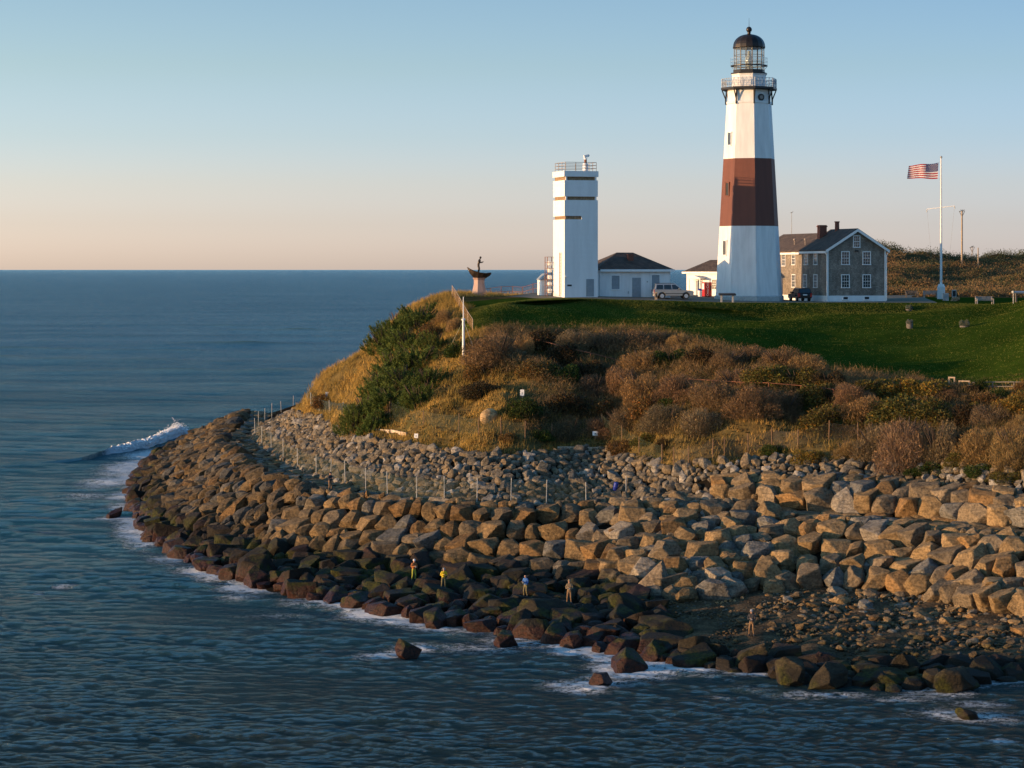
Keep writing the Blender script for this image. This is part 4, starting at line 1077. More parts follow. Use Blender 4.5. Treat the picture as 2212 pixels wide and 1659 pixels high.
# ------------------------------------------------------------------ lighthouse
PH = D(6.4)
LH = Vector((29.26, 280.0, 22.55))
t = thing('lighthouse', 'tall white octagonal lighthouse with broad red-brown band and black lantern dome', 'lighthouse', LH)
def LR(z): return 4.24 - 0.0585 * z
def octa(mb, prof, n=8, phase=PH, caps=True, mi=0): return mb.lathe(prof, n, phase, caps=caps, mi=mi)
octa(MB(), [(4.38, -1.2), (4.38, 0.62), (4.30, 0.74)]).build('plinth', M['stone_plinth'], t)
octa(MB(), [(LR(.74), .74), (LR(9.27), 9.27)]).build('lower_shaft', M['white_brick'], t, label='white lower part of the tower shaft')
octa(MB(), [(LR(9.27) + .004, 9.27), (LR(17.56) + .004, 17.56)]).build('painted_band', M['brown_brick'], t, label='red-brown band round the tower shaft')
octa(MB(), [(LR(17.56), 17.56), (LR(24.3), 24.3), (LR(24.3) + .07, 24.36), (LR(24.3) + .07, 24.6), (LR(25.9) - .02, 24.66), (LR(26.0), 26.0)]).build('upper_shaft', M['white_brick'], t, label='white upper part of the tower shaft')
def on_face(fa, z, out=0.0, lat=0.0, rr=None):
    ap = (LR(z) if rr is None else rr) * math.cos(D(22.5)) + out
    return Vector((ap * math.sin(fa) + lat * math.cos(fa), -ap * math.cos(fa) + lat * math.sin(fa), z))
f1, f2, f3 = PH - D(67.5), PH - D(22.5), PH + D(22.5)
for z, h, mt in ((20.0, 1.5, 'white_paint'), (13.8, 1.5, 'brown_brick'), (6.6, 1.7, 'white_paint')):
    rot = Matrix.Rotation(f1, 3, 'Z')
    fr = MB(); w = 0.75
    for dx, dz, sx, sz in ((-w/2, 0, .12, h + .24), (w/2, 0, .12, h + .24), (0, h/2 + .06, w - .12, .12), (0, -h/2 - .06, w + .1, .12)):
        c = on_face(f1, z + dz, 0.0, dx); fr.box(c, (sx, .22, sz), rot)
    fo = fr.build('window', M[mt], t)
    MB().box(on_face(f1, z, 0.02), (w - .12, .06, h), rot).build('pane', M['window_glass'] if mt != 'brown_brick' else M['dark'], fo)
rot = Matrix.Rotation(f3, 3, 'Z')
c = on_face(f3, 25.05, 0.0)
dirn = Vector((math.sin(f3), -math.cos(f3), 0))
pw = MB().tube(c - dirn * .1, c + dirn * .1, .42, n=20).build('porthole', M['black_iron'], t)
MB().tube(c + dirn * .1, c + dirn * .115, .24, n=16).build('pane', M['window_glass'], pw)
octa(MB(), [(2.7, 26.0), (3.45, 26.02), (3.52, 26.1), (3.52, 26.32), (3.40, 26.36), (2.0, 26.36)]).build('gallery_deck', M['black_iron'], t)
for k in range(8):
    a = PH + k * math.pi / 4; u = Vector((math.sin(a), -math.cos(a), 0))
    mb = MB()
    p0, p1, p2 = u * (LR(24.4) + .12), u * (LR(26) + .12), u * 3.38
    mb.tube(p0 + Vector((0, 0, 24.25)), p1 + Vector((0, 0, 26.0)), .09, n=6)
    mid = u * 2.95 + Vector((0, 0, 24.95))
    mb.tube(p0 + Vector((0, 0, 24.4)), mid, .075, n=6).tube(mid, p2 + Vector((0, 0, 26.0)), .075, n=6)
    mb.build('bracket', M['black_iron'], t)
gm = simple('pale grey gallery rail', (0.32, 0.36, 0.40), 0.5, 0.1); M['gal'] = gm
mb = MB(); cn = [Vector((3.42 * math.sin(PH + k * math.pi / 4), -3.42 * math.cos(PH + k * math.pi / 4), 0)) for k in range(8)]
for k in range(8):
    a, b = cn[k], cn[(k + 1) % 8]
    for z in (26.5, 27.0, 27.42): mb.tube(a + V(0, 0, z), b + V(0, 0, z), .03 if z < 27.5 else .04, n=5)
    for j in range(5):
        p = a.lerp(b, j / 5); q = a.lerp(b, (j + 1) / 5)
        mb.tube(p + V(0, 0, 26.36), p + V(0, 0, 27.42), .03 if j else .055, n=5)
        mb.tube(p + V(0, 0, 26.5), q + V(0, 0, 27.5), .016, n=4).tube(p + V(0, 0, 27.5), q + V(0, 0, 26.5), .016, n=4)
mb.build('gallery_railing', gm, t)
octa(MB(), [(2.2, 26.36), (2.2, 26.55), (2.12, 26.6), (2.12, 27.85), (2.2, 27.92), (2.2, 28.02)]).build('watch_room', M['white_brick'], t)
octa(MB(), [(2.28, 28.02), (2.28, 28.18), (1.98, 28.22), (1.98, 28.55), (1.9, 28.55)]).build('lantern_base', M['black_iron'], t)
MB().lathe([(1.86, 28.55), (1.86, 31.25)], 16, PH, caps=False).build('lantern_glazing', M['lantern_glass'], t)
mb = MB()
for k in range(16):
    a = PH + k * math.pi / 8; u = Vector((1.87 * math.sin(a), -1.87 * math.cos(a), 0)); a2 = PH + (k + 1) * math.pi / 8; u2 = Vector((1.87 * math.sin(a2), -1.87 * math.cos(a2), 0))
    mb.tube(u + V(0, 0, 28.5), u + V(0, 0, 31.3), .05 if k % 2 == 0 else .035, n=5)
    for z in (29.45, 30.35): mb.tube(u + V(0, 0, z), u2 + V(0, 0, z), .03, n=4)
mb.build('glazing_bars', M['black_iron'], t)
MB().lathe([(1.92, 29.0), (2.28, 29.02), (2.28, 29.12), (1.92, 29.14), (1.92, 29.0)], 32, caps=False).build('catwalk', M['black_iron'], t)
mb = MB(); ring = [V(2.26 * math.cos(k * math.pi / 12), 2.26 * math.sin(k * math.pi / 12), 0) for k in range(25)]
for z in (29.55, 30.0): mb.path([p + V(0, 0, z) for p in ring], .018, 4)
for p in ring[:-1:2]: mb.tube(p + V(0, 0, 29.1), p + V(0, 0, 30.0), .018, n=4)
for p in ring[:-1:3]: mb.tube(p * .84 + V(0, 0, 28.6), p + V(0, 0, 29.02), .035, n=4)
mb.build('catwalk_railing', gm, t)
prof = [(1.98, 31.22), (2.02, 31.3), (2.02, 31.42)] + [(1.95 * math.cos(x) ** .9 + .05, 31.42 + 1.55 * math.sin(x)) for x in np.linspace(0, 1.42, 9)] + [(.22, 33.0)]
MB().lathe(prof, 16, PH).build('dome', M['dome'], t, smooth=False)
prof = [(.24, 33.0), (.16, 33.08), (.26, 33.16), (.16, 33.24)] + [(.36 * math.sin(x), 33.56 - .36 * math.cos(x)) for x in np.linspace(.5, 2.9, 10)]
fi = MB().lathe(prof, 16).build('finial', M['dome'], t, smooth=True)
MB().tube((0, 0, 33.85), (0, 0, 35.0), .03, .012).build('lightning_rod', M['black_iron'], fi)
MB().lathe([(.2, 28.4), (.2, 29.0), (.42, 29.1), (.5, 29.7), (.42, 30.2), (.2, 30.4), (.2, 30.9)], 16).build('lamp_lens', M['lens_glass'], t, smooth=True)

# ------------------------------------------------------------------ fire control tower
A = D(17.7)
TX, TY = 7.55, 270.0
zb = gz(TX, TY) ; zb = max(zb, 23.1)
t = thing('concrete_tower', 'square white concrete tower with slit windows and roof railing', 'tower', (TX, TY, zb), A)
hh = 2.085
mb = MB()
mb.bb(-hh, hh, -hh, hh, -1.5, 9.1); mb.bb(0.05, hh, -hh, hh, 9.1, 9.5); mb.bb(-hh, hh, -hh, hh, 9.5, 11.38); mb.bb(-hh, hh, -hh, hh, 11.8, 13.72); mb.bb(-hh - .06, hh + .06, -hh - .06, hh + .06, 14.14, 14.82)
mb.build('wall', M['white_stucco'], t)
s = MB(); s.bb(-hh + .16, .02, -hh + .16, hh - .16, 9.1, 9.5); s.bb(-hh + .16, hh - .16, -hh + .16, hh - .16, 11.38, 11.8); s.bb(-hh + .16, hh - .16, -hh + .16, hh - .16, 13.72, 14.14)
s.build('slit_window', M['dark_slot'], t)
st = MB()
for z in (13.72, 11.38):
    for x in (-hh + .25, hh - .25): st.bb(x - .09, x + .09, -hh + .02, -hh + .155, z, z + .42)
st.build('mullion', M['white_stucco'], t)
dr = MB().bb(.62, 1.58, -hh - .03, -hh + .05, 0, 2.05).build('door', M['grey_paint'], t)
MB().bb(.70, .76, -hh - .06, -hh - .031, .95, 1.1).build('handle', M['galv'], dr)
MB().bb(-.30, .06, -hh - .3, -hh, 4.0, 4.22).build('wall_lamp', M['dark'], t)
MB().bb(-1.75, -1.2, -hh - .03, -hh, 1.2, 1.4).build('plaque', M['dark'], t)
MB().lathe([(.2, 0), (.2, .05)], 14).build('dish', M['white_paint'], t).location = (-hh + .15, -hh - .02, 2.3)
bpy.data.objects[t.children[-1].name].rotation_euler = (D(90), 0, 0)
mb = MB().tube((-hh - .05, -.4, 0), (-hh - .05, -.4, 5.2), .04)
mb.tube((-hh - .05, -.9, 0), (-hh - .05, -.9, 5.2), .03)
for k in range(14): mb.tube((-hh - .05, -.4, .4 + k * .35), (-hh - .05, -.9, .4 + k * .35), .02, n=4)
mb.build('ladder', M['rail_metal'], t)
mb = MB(); cr_ = [(-1.9, -1.9), (1.95, -1.9), (1.95, 1.9), (-1.9, 1.9), (-1.9, -1.9)]
for (xa_, ya_), (xb_, yb_) in zip(cr_, cr_[1:]):
    for z in (15.15, 15.5, 15.85): mb.tube((xa_, ya_, z), (xb_, yb_, z), .03, n=5)
    for k in range(3):
        f = k / 3; mb.tube((xa_ + (xb_ - xa_) * f, ya_ + (yb_ - ya_) * f, 14.8), (xa_ + (xb_ - xa_) * f, ya_ + (yb_ - ya_) * f, 15.85), .035, n=5)
mb.build('roof_railing', M['rail_metal'], t)
t2 = thing('rooftop_camera', 'white pan-tilt camera on pedestal on top of the concrete tower', 'camera', (TX + 1.2, TY + .1, zb + 14.82), A)
MB().lathe([(.34, 0), (.34, .95), (.2, 1.0), (.12, 1.05), (.12, 1.45), (.22, 1.5), (.22, 1.6)], 12).build('pedestal', M['white_paint'], t2)
MB().lathe([(.16, 1.0), (.16, 1.42)], 10).build('collar', M['rust'], t2)
c_ = MB().box((.05, -.1, 1.85), (.62, .3, .34), Matrix.Rotation(D(-15), 3, 'Y')).build('camera_housing', M['white_paint'], t2, bevel=.05)
MB().tube((.36, -.1, 1.93), (.42, -.1, 1.95), .11, n=12).build('lens', M['dark'], c_)

# ladder stack and shed left of it
e = WY(1187, 641, 271.5); e.z = gz(e.x, e.y)
t = thing('steel_lattice', 'rusty steel lattice with stacked white drums against the left of white tower', 'lattice tower', e, A)
mb = MB()
for x in (-.42, .42):
    for y in (-.42, .42): mb.tube((x, y, -.5), (x, y, 4.7), .045, n=5)
for k in range(7):
    z = .6 + k * .68
    for a_, b_ in (((-.42, -.42), (.42, -.42)), ((.42, -.42), (.42, .42)), ((.42, .42), (-.42, .42)), ((-.42, .42), (-.42, -.42))): mb.tube((*a_, z), (*b_, z), .03, n=4)
mb.build('frame', M['rust'], t)
for k in range(5): MB().lathe([(.10, 0), (.30, .05), (.32, .3), (.30, .5), (.10, .54)], 14).build('drum', M['white_paint'], t).location = (0, 0, .35 + k * .82)
e = WY(1180, 641, 274); e.z = gz(e.x, e.y)
t = thing('garden_shed', 'tiny white gabled shed behind the steel lattice', 'shed', e, A)
MB().bb(-.6, .7, 0, 1.6, -.5, 1.9).build('wall', M['white_paint'], t)
MB().prism([(-.75, 1.85), (.05, 2.6), (.85, 1.85)], -.15, 1.75).build('roof', M['grey_paint'], t)

# ------------------------------------------------------------------ buildings
def window(parent, side, a, z, w, h, wall=0.0, cols=2, rows=3, frame='white_paint', pane='window_glass', sill=True):
    """side 'front': wall plane y=wall seen from -y; side 'left': wall plane x=wall seen from -x"""
    def bx(mb, a0, a1, d0, d1, z0, z1):
        if side == 'front': mb.bb(a0, a1, wall - d1, wall - d0, z0, z1)
        else: mb.bb(wall - d1, wall - d0, a0, a1, z0, z1)
    mb = MB(); fw = .10
    bx(mb, a - w/2 - fw, a - w/2, -.02, .06, z - h/2, z + h/2); bx(mb, a + w/2, a + w/2 + fw, -.02, .06, z - h/2, z + h/2)
    bx(mb, a - w/2 - fw, a + w/2 + fw, -.02, .06, z + h/2, z + h/2 + fw); bx(mb, a - w/2 - fw - .03, a + w/2 + fw + .03, -.02, .10, z - h/2 - fw, z - h/2)
    if cols:
        bx(mb, a - w/2, a + w/2, .012, .045, z - .03, z + .03)
        for k in range(1, cols + 1): bx(mb, a - w/2 + k * w / (cols + 1) - .013, a - w/2 + k * w / (cols + 1) + .013, .012, .034, z - h/2, z + h/2)
        for k in (1, 3): bx(mb, a - w/2, a + w/2, .012, .030, z - h/2 + k * h / 4 - .012, z - h/2 + k * h / 4 + .012)
    fr = mb.build('window', M[frame], parent)
    p = MB(); bx(p, a - w/2, a + w/2, -.01, .012, z - h/2, z + h/2); p.build('pane', M[pane], fr)
    return fr
def gable_roof(mb, x0, x1, y0, y1, ze, zr, ov=.35, th=.16):
    xm = (x0 + x1) / 2; sl = (zr - ze) / (xm - x0)
    a = (x0 - ov, ze - ov * sl); b = (x1 + ov, ze - ov * sl)
    mb.prism([a, (xm, zr), b, (b[0], b[1] + th), (xm, zr + th * 1.15), (a[0], a[1] + th)], y0 - ov, y1 + ov)
def hip_roof(mb, x0, x1, y0, y1, ze, zr, rl, ov=.35):
    xm, ym = (x0 + x1) / 2, (y0 + y1) / 2
    vs = [(x0 - ov, y0 - ov, ze), (x1 + ov, y0 - ov, ze), (x1 + ov, y1 + ov, ze), (x0 - ov, y1 + ov, ze)]
    vs = vs + [(a, b, c + .12) for a, b, c in vs] + [(xm - rl/2, ym, zr), (xm + rl/2, ym, zr)]
    mb.add(vs, [(3, 2, 1, 0), (0, 1, 5, 4), (1, 2, 6, 5), (2, 3, 7, 6), (3, 0, 4, 7), (4, 5, 9, 8), (6, 7, 8, 9), (5, 6, 9), (7, 4, 8)])

HX, HYY = 38.78, 279.0
zb = gz(HX + 4, HYY)
t = thing('shingled_house', 'grey shingled two-storey house with white trim and gable towards the lawn', 'house', (HX, HYY, zb), D(18))
L = 7.96; DA = 6.9; DW = 21.0; EV = 6.45; RG = 8.85
MB().bb(-.06, L + .06, -.06, DW, -1.5, .72).build('foundation', M['white_stucco'], t)
mb = MB(); mb.prism([(0, .72), (L, .72), (L, EV), (L/2, RG - .02), (0, EV)], 0, DA); mb.prism([(0.0, .72), (L, .72), (L, EV - .1), (L/2, RG - .5), (0, EV - .1)], DA, DW)
mb.build('wall', M['grey_shingle'], t)
r = MB(); gable_roof(r, 0, L, 0, DA, EV, RG, .38); gable_roof(r, .02, L - .02, DA + .40, DW, EV - .1, RG - .42, .36)
rf = r.build('roof', M['roof'], t)
ch = MB().bb(2.0, 2.95, 6.2, 7.0, 6.8, 9.55); ch.bb(1.93, 3.02, 6.13, 7.07, 9.3, 9.45); ch.build('chimney', M['brick'], rf)
ch = MB().lathe([(.30, 8.3), (.27, 9.85), (.33, 9.85), (.33, 10.0)], 12, c=(L/2 - .2, 5.0)); ch.build('chimney', M['brick'], rf, label='slim round brick chimney')
for x_, y_ in ((1.2, 12.0), (1.1, 8.6)):
    v_ = MB().tube((x_, y_, 6.6), (x_, y_, 7.7), .06); v_.lathe([(.05, 7.65), (.18, 7.7), (.16, 7.85), (.02, 7.95)], 8, c=(x_, y_)); v_.build('vent_pipe', M['rail_metal'], rf)
tr = MB()
sl = (RG - EV) / (L / 2); ov = .38
for s_ in (-1, 1):
    xe = L/2 + s_ * (L/2 + ov)
    p = [(L/2, RG - .22), (L/2, RG + .12), (xe, EV - ov * sl + .12), (xe, EV - ov * sl - .22)]
    tr.prism(p, -ov - .05, -ov - .003)
tr.bb(-.44, -.385, -ov + .01, DA + ov, EV - .5, EV - .24)
tr.bb(-.05, .16, -.05, -.002, .72, EV - .1); tr.bb(-.05, -.002, -.002, .16, .72, EV - .1); tr.bb(L - .16, L + .05, -.05, -.002, .72, EV - .1)
tr.bb(-.43, -.38, DA + ov + .05, DW, EV - .6, EV - .36)
tr.build('trim', M['white_paint'], t)
MB().path([(-.35, -.12, EV - .4), (-.08, -.12, EV - .8), (-.08, -.12, .2), (-.15, -.3, .05)], .055, 6).build('downspout', M['white_paint'], t)
MB().path([(L + .3, -.12, EV - .4), (L + .08, -.12, EV - .8), (L + .08, -.12, .1)], .05, 6).build('downspout', M['white_paint'], t)
for x_, z_, w_, h_ in ((2.45, 5.35, .95, 1.5), (5.35, 5.35, .95, 1.5), (2.45, 2.5, .95, 1.5), (5.35, 2.5, .95, 1.5), (3.98, 7.4, .78, 1.35)): window(t, 'front', x_, z_, w_, h_)
for x_ in (2.45, 5.35): window(t, 'front', x_, .42, .62, .30, -.06, 0, 0, 'white_stucco', 'dark')
for y_, z_ in ((3.3, 5.35), (6.0, 5.35), (9.65, 5.35), (12.6, 5.2), (3.3, 2.5), (6.3, 2.5), (9.65, 2.5)): window(t, 'left', y_, z_, .9, 1.5)
MB().tube((-.02, 14.5, 2.6), (-.02, 14.5, 0), .05).build('downspout', M['white_paint'], t)
MB().bb(-1.6, 0, 13.0, 15.0, -.3, 2.9).build('porch', M['white_paint'], t)
MB().bb(3.75, 4.2, -.14, -.01, 6.15, 6.35).build('flood_light', M['dark'], t)
m_ = thing('antenna_mast', 'thin antenna mast on the ridge of the shingled house', 'antenna', (0, 0, 0)); e = WY(1710, 497, 297)
m_.location = e
mb = MB().tube((0, 0, -.5), (0, 0, 2.3), .04, .03); mb.tube((-.15, 0, 2.25), (.2, 0, 2.4), .05); mb.build('pole', M['galv'], m_)

# hip-roofed block beside the concrete tower
e = Vector((10.82, 270.5, 0)); e.z = gz(e.x + 3, e.y + 1); e.z = min(max(e.z, 22.9), 23.2)
t = thing('service_building', 'low white brick building with dark hipped roof joined to concrete tower', 'building', e, A)
L2, D2, E2, R2 = 8.65, 6.6, 3.15, 5.35
MB().bb(-2.0, L2, 0, D2, -1.5, E2).build('wall', M['white_brick'], t)
mb = MB(); hip_roof(mb, -.55, L2, 0, D2, E2 + .02, R2, 2.1, .38)
rf = mb.build('roof', M['roof'], t)
MB().bb(L2/2 - .5, L2/2 + .15, 1.5, 2.1, 3.6, 5.15).build('chimney', M['brick'], rf)
MB().bb(-.45, L2 + .42, -.44, -.385, E2 - .12, E2 + .16).build('gutter', M['white_paint'], t)
for x_, w_, h_, z_ in ((1.62, 1.0, 1.6, 1.75), (6.75, 1.0, 1.75, 1.75)): window(t, 'front', x_, z_, w_, h_, 0, 0, 0, 'white_paint', 'grey_paint')
dd = MB().bb(3.75, 4.85, -.04, .02, 0, 2.3).build('door', M['grey_paint'], t)
MB().bb(3.85, 3.9, -.08, -.041, 1.0, 1.12).build('handle', M['galv'], dd)
MB().tube((-.35, -.08, E2), (-.35, -.08, 0), .05).build('downspout', M['white_paint'], t)
MB().bb(5.6, 5.75, -.06, -.001, 1.75, 1.9).bb(3.2, 3.3, -.05, -.001, .4, .7).build('meter_box', M['galv'], t)

# small cottage between
e = WY(1483, 641, 293); e.z = gz(e.x, e.y)
t = thing('cottage', 'small cream cottage with brown hipped roof and porch left of the lighthouse', 'cottage', e, D(-38))
MB().bb(0, 6.0, 0, 6.0, -1.5, 3.1).build('wall', M['white_paint'], t)
mb = MB(); hip_roof(mb, 0, 6.0, 0, 6.0, 3.12, 4.75, 2.6, .4); mb.build('roof', M['roof'], t)
MB().bb(-.42, 6.42, -.46, -.41, 2.98, 3.22).build('gutter', M['white_paint'], t)
pr = MB(); pr.bb(1.0, 2.9, -1.2, -.02, 2.25, 2.4); pr.prism([(.9, 2.4), (1.95, 2.75), (3.0, 2.4)], -1.3, -.02); pr.bb(1.05, 1.17, -1.15, -1.03, -.2, 2.25); pr.bb(2.73, 2.85, -1.15, -1.03, -.2, 2.25)
pr.build('porch', M['white_paint'], t)
MB().bb(1.45, 2.45, -.05, .02, 0, 2.1).build('door', M['grey_paint'], t)
window(t, 'front', 4.4, 1.6, .9, 1.2); window(t, 'left', 3.0, 1.6, .9, 1.2)

# vending machine and bin
e = WY(1527, 644, 284); e.z = gz(e.x, e.y)
t = thing('vending_machine', 'red drinks vending machine with white script beside the lighthouse base', 'vending machine', e, A)
MB().bb(-.5, .5, -.42, .42, .08, 1.85).build('cabinet', M['red'], t, bevel=.03)
MB().bb(-.4, .4, -.40, .40, 0, .08).build('base', M['dark'], t)
MB().bb(-.512, -.502, -.3, .3, .95, 1.7).build('display_panel', M['white_paint'], t)
MB().bb(.25, .42, -.432, -.422, .8, 1.4).build('coin_panel', M['dark'], t)
def text(parent, s_, size, loc, rot, mat):
    cu = bpy.data.curves.new('lettering', 'FONT'); cu.body = s_; cu.size = size; cu.align_x = 'CENTER'; cu.align_y = 'CENTER'; cu.extrude = .004
    o_ = bpy.data.objects.new('lettering', cu); col.objects.link(o_)
    dg = bpy.context.evaluated_depsgraph_get()
    me_ = bpy.data.meshes.new_from_object(o_.evaluated_get(dg)); bpy.data.objects.remove(o_)
    me_.materials.clear(); me_.materials.append(mat)
    q = link_mesh('lettering', me_, parent); q.location = loc; q.rotation_euler = rot
    return q
text(t, 'Coca-Cola', .40, (-.08, -.428, .98), (D(90), D(-90), 0), M['white_paint'])
e = WY(1512, 645, 283); e.z = gz(e.x, e.y)
t = thing('litter_bin', 'white and blue litter bin by the red vending machine', 'bin', e, 0)
MB().lathe([(.25, 0), (.28, .75)], 14).build('drum', M['white_paint'], t); MB().lathe([(.30, .75), (.30, .8), (.15, .98)], 14).build('lid', M['blue_plastic'], t)

# ------------------------------------------------------------------ cars
def car(name, label, loc, rotz, paint, Lh, Hh, Wd=1.92):
    t = thing(name, label, 'car', loc, rotz)
    h = Lh / 2; zb_ = .32; zw = Hh * .60; wr_ = .37; wx = (-h * .60, h * .62)
    pts = [(-h, .55), (-h + .02, .50)]
    for x_ in wx:
        for a_ in np.linspace(math.pi, 0, 9): pts.append((x_ + .44 * math.cos(a_), zb_ + .06 + .44 * math.sin(a_)))
    pts += [(h - .1, .36), (h, .5), (h - .01, .82), (h - .12, zw - .10), (h * .45, zw), (h * .40, zw + .01), (-h + .05, zw + .01), (-h, zw - .2)]
    MB().prism(pts, -Wd/2, Wd/2).build('body', paint, t, bevel=.045)
    # cabin: tapered in section
    bot = [(-h + .04, zw), (h * .42, zw)]; top = [(-h + .26, Hh - .04), (-h * .05 + .1, Hh)]
    def ring(inset, d): return None
    wb, wt = Wd/2 - .03, Wd/2 - .20
    x0, x1, x2, x3 = -h + .04, h * .44, h * .10, -h + .22
    vs = [(x0, -wb, zw), (x1, -wb, zw), (x2, -wt, Hh), (x3, -wt, Hh), (x0, wb, zw), (x1, wb, zw), (x2, wt, Hh), (x3, wt, Hh)]
    MB().add(vs, [(0, 1, 2, 3), (7, 6, 5, 4), (0, 4, 5, 1), (1, 5, 6, 2), (2, 6, 7, 3), (3, 7, 4, 0)]).build('cabin', paint, t, bevel=.05)
    def side(xa, xb, xc, xd, s_):
        o_ = .006; zl, zh = zw + .07, Hh - .12
        def y(z_): return s_ * (wb + (wt - wb) * (z_ - zw) / (Hh - zw) + o_)
        MB().add([(xa, y(zl), zl), (xb, y(zl), zl), (xc, y(zh), zh), (xd, y(zh), zh)], [(0, 1, 2, 3)]).build('side_window', M['car_glass'], t)
    for s_ in (-1, 1):
        side(x0 + .20, x0 + 1.05, x0 + 1.05, x0 + .30, s_); side(x0 + 1.15, x0 + 2.05, x0 + 1.98, x0 + 1.15, s_); side(x0 + 2.15, x1 - .16, x2 - .08, x0 + 2.08, s_)
    f = lambda xa, xb, k: xa + (xb - xa) * k
    def pane(xa, xb, nm, o_):
        k0, k1 = .14, .90; q = []
        for k, s_ in ((k0, -1), (k0, 1), (k1, 1), (k1, -1)): q.append((f(xa, xb, k) + o_, s_ * (wb + (wt - wb) * k - .12), zw + (Hh - zw) * k + .004))
        MB().add(q, [(0, 1, 2, 3)]).build(nm, M['car_glass'], t)
    pane(x1, x2, 'windscreen', .012); pane(x0, x3, 'rear_window', -.012)
    for x_ in wx:
        for s_ in (-1, 1):
            w_ = MB(); c0 = (x_, s_ * (Wd/2 - .24), wr_); c1 = (x_, s_ * (Wd/2 - .02), wr_)
            w_.tube(c0, c1, wr_, n=20); wo = w_.build('wheel', M['tyre'], t, bevel=.0)
            q = MB().tube((x_, s_ * (Wd/2 - .03), wr_), (x_, s_ * (Wd/2 - .008), wr_), wr_ * .64, n=16)
            q.build('rim', M['rim'], wo)
    for s_ in (-1, 1):
        MB().bb(-h - .012, -h + .12, s_ * (Wd/2 - .13) - .12, s_ * (Wd/2 - .13) + .135, zw - .42, zw + .02).build('tail_light', M['tail'], t)
        MB().bb(h - .16, h + .008, s_ * (Wd/2 - .22) - .16, s_ * (Wd/2 - .22) + .16, zw - .36, zw - .18).build('headlight', M['headlamp'], t)
        MB().bb(x2 + .30, x2 + .48, s_ * (wb + .11) - .11, s_ * (wb + .11) + .11, zw + .06, zw + .22).build('wing_mirror', paint, t)
        rl = MB().tube((x3 + .2, s_ * (wt - .1), Hh + .06), (x2 - .15, s_ * (wt - .1), Hh + .06), .022, n=5); rl.tube((x3 + .2, s_ * (wt - .1), Hh - .02), (x3 + .2, s_ * (wt - .1), Hh + .06), .02, n=5); rl.tube((x2 - .15, s_ * (wt - .1), Hh - .02), (x2 - .15, s_ * (wt - .1), Hh + .06), .02, n=5)
        rl.build('roof_rail', M['dark'], t)
    MB().bb(-h - .03, -h + .1, -Wd/2 + .05, Wd/2 - .05, .36, .56).build('bumper', M['galv'] if paint is M['silver'] else paint, t, bevel=.03)
    MB().bb(-h - .02, -h - .002, -.26, .26, .72, .86).build('number_plate', M['white_paint'], t)
    for s_ in (-1, 1): 
        if paint is M['silver']: MB().bb(-h * .45, h * .48, s_ * (Wd/2 + .004) - .003, s_ * (Wd/2 + .004) + .003, .60, .68).build('side_moulding', M['dark'], t)
    return t
e = G(1453, 270.6)
car('parked_car', 'silver estate car parked side-on before the hip-roofed building', e, D(6), M['silver'], 4.75, 1.82)
e = G(1728, 281.0)
car('parked_car', 'black car seen from behind between lighthouse and shingled house', e, D(100), M['black_paint'], 4.3, 1.6, 1.8)
e = G(1448, 259.5)
t = thing('wooden_post', 'short pale timber post in front of the silver car', 'post', G(1416, 268.5))
MB().bb(-.14, .14, -.14, .14, -.3, .85).build('post', M['wood'], t); MB().bb(-.08, .08, -.15, -.141, .2, .7).build('slot', M['dark'], t)
bpy.data.objects[t.name].location.y -= 1

# ------------------------------------------------------------------ memorial
e = WY(1035, 647, 272); e.z = gz(e.x, e.y)
t = thing('memorial_pedestal', 'pink granite pedestal on the bluff edge carrying a bronze boat', 'pedestal', e, D(10))
MB().lathe([(1.02, -.6), (1.02, .12), (.92, .16), (.66, 1.4), (.66, 1.9), (.82, 2.15)], 8, D(22.5)).build('shaft', M['granite'], t)
t = thing('memorial_boat', 'dark bronze bow of a boat on the pink pedestal', 'sculpture', (e.x, e.y, e.z + 2.15), D(10))
mb = MB(); rings = []
for k, (x_, w_, zb2, zt) in enumerate(((-1.42, .03, 1.15, 1.22), (-1.15, .30, .62, 1.02), (-.75, .55, .22, .82), (-.2, .72, 0, .62), (.4, .74, 0, .52), (.9, .6, .1, .5), (1.3, .34, .30, .55), (1.45, .12, .42, .55))):
    zb2 = zb2 - .25 * (1 - abs(x_) / 1.6)
    rings.append([(x_, -w_, zt), (x_, -w_ * .62, (zb2 + zt) / 2 - .05), (x_, 0, zb2), (x_, w_ * .62, (zb2 + zt) / 2 - .05), (x_, w_, zt)])
vs = [p for r_ in rings for p in r_]; fs = []
for k in range(len(rings) - 1):
    for j in range(4): fs.append((k*5+j, (k+1)*5+j, (k+1)*5+j+1, k*5+j+1))
    fs.append((k*5+4, (k+1)*5+4, (k+1)*5, k*5))
mb.add(vs, fs).build('hull', M['bronze'], t)
mb = MB()
for s_ in (0, 4): mb.path([Vector(r_[s_]) + V(0, 0, .02) for r_ in rings], .05, 5)
mb.build('gunwale', M['bronze'], t)

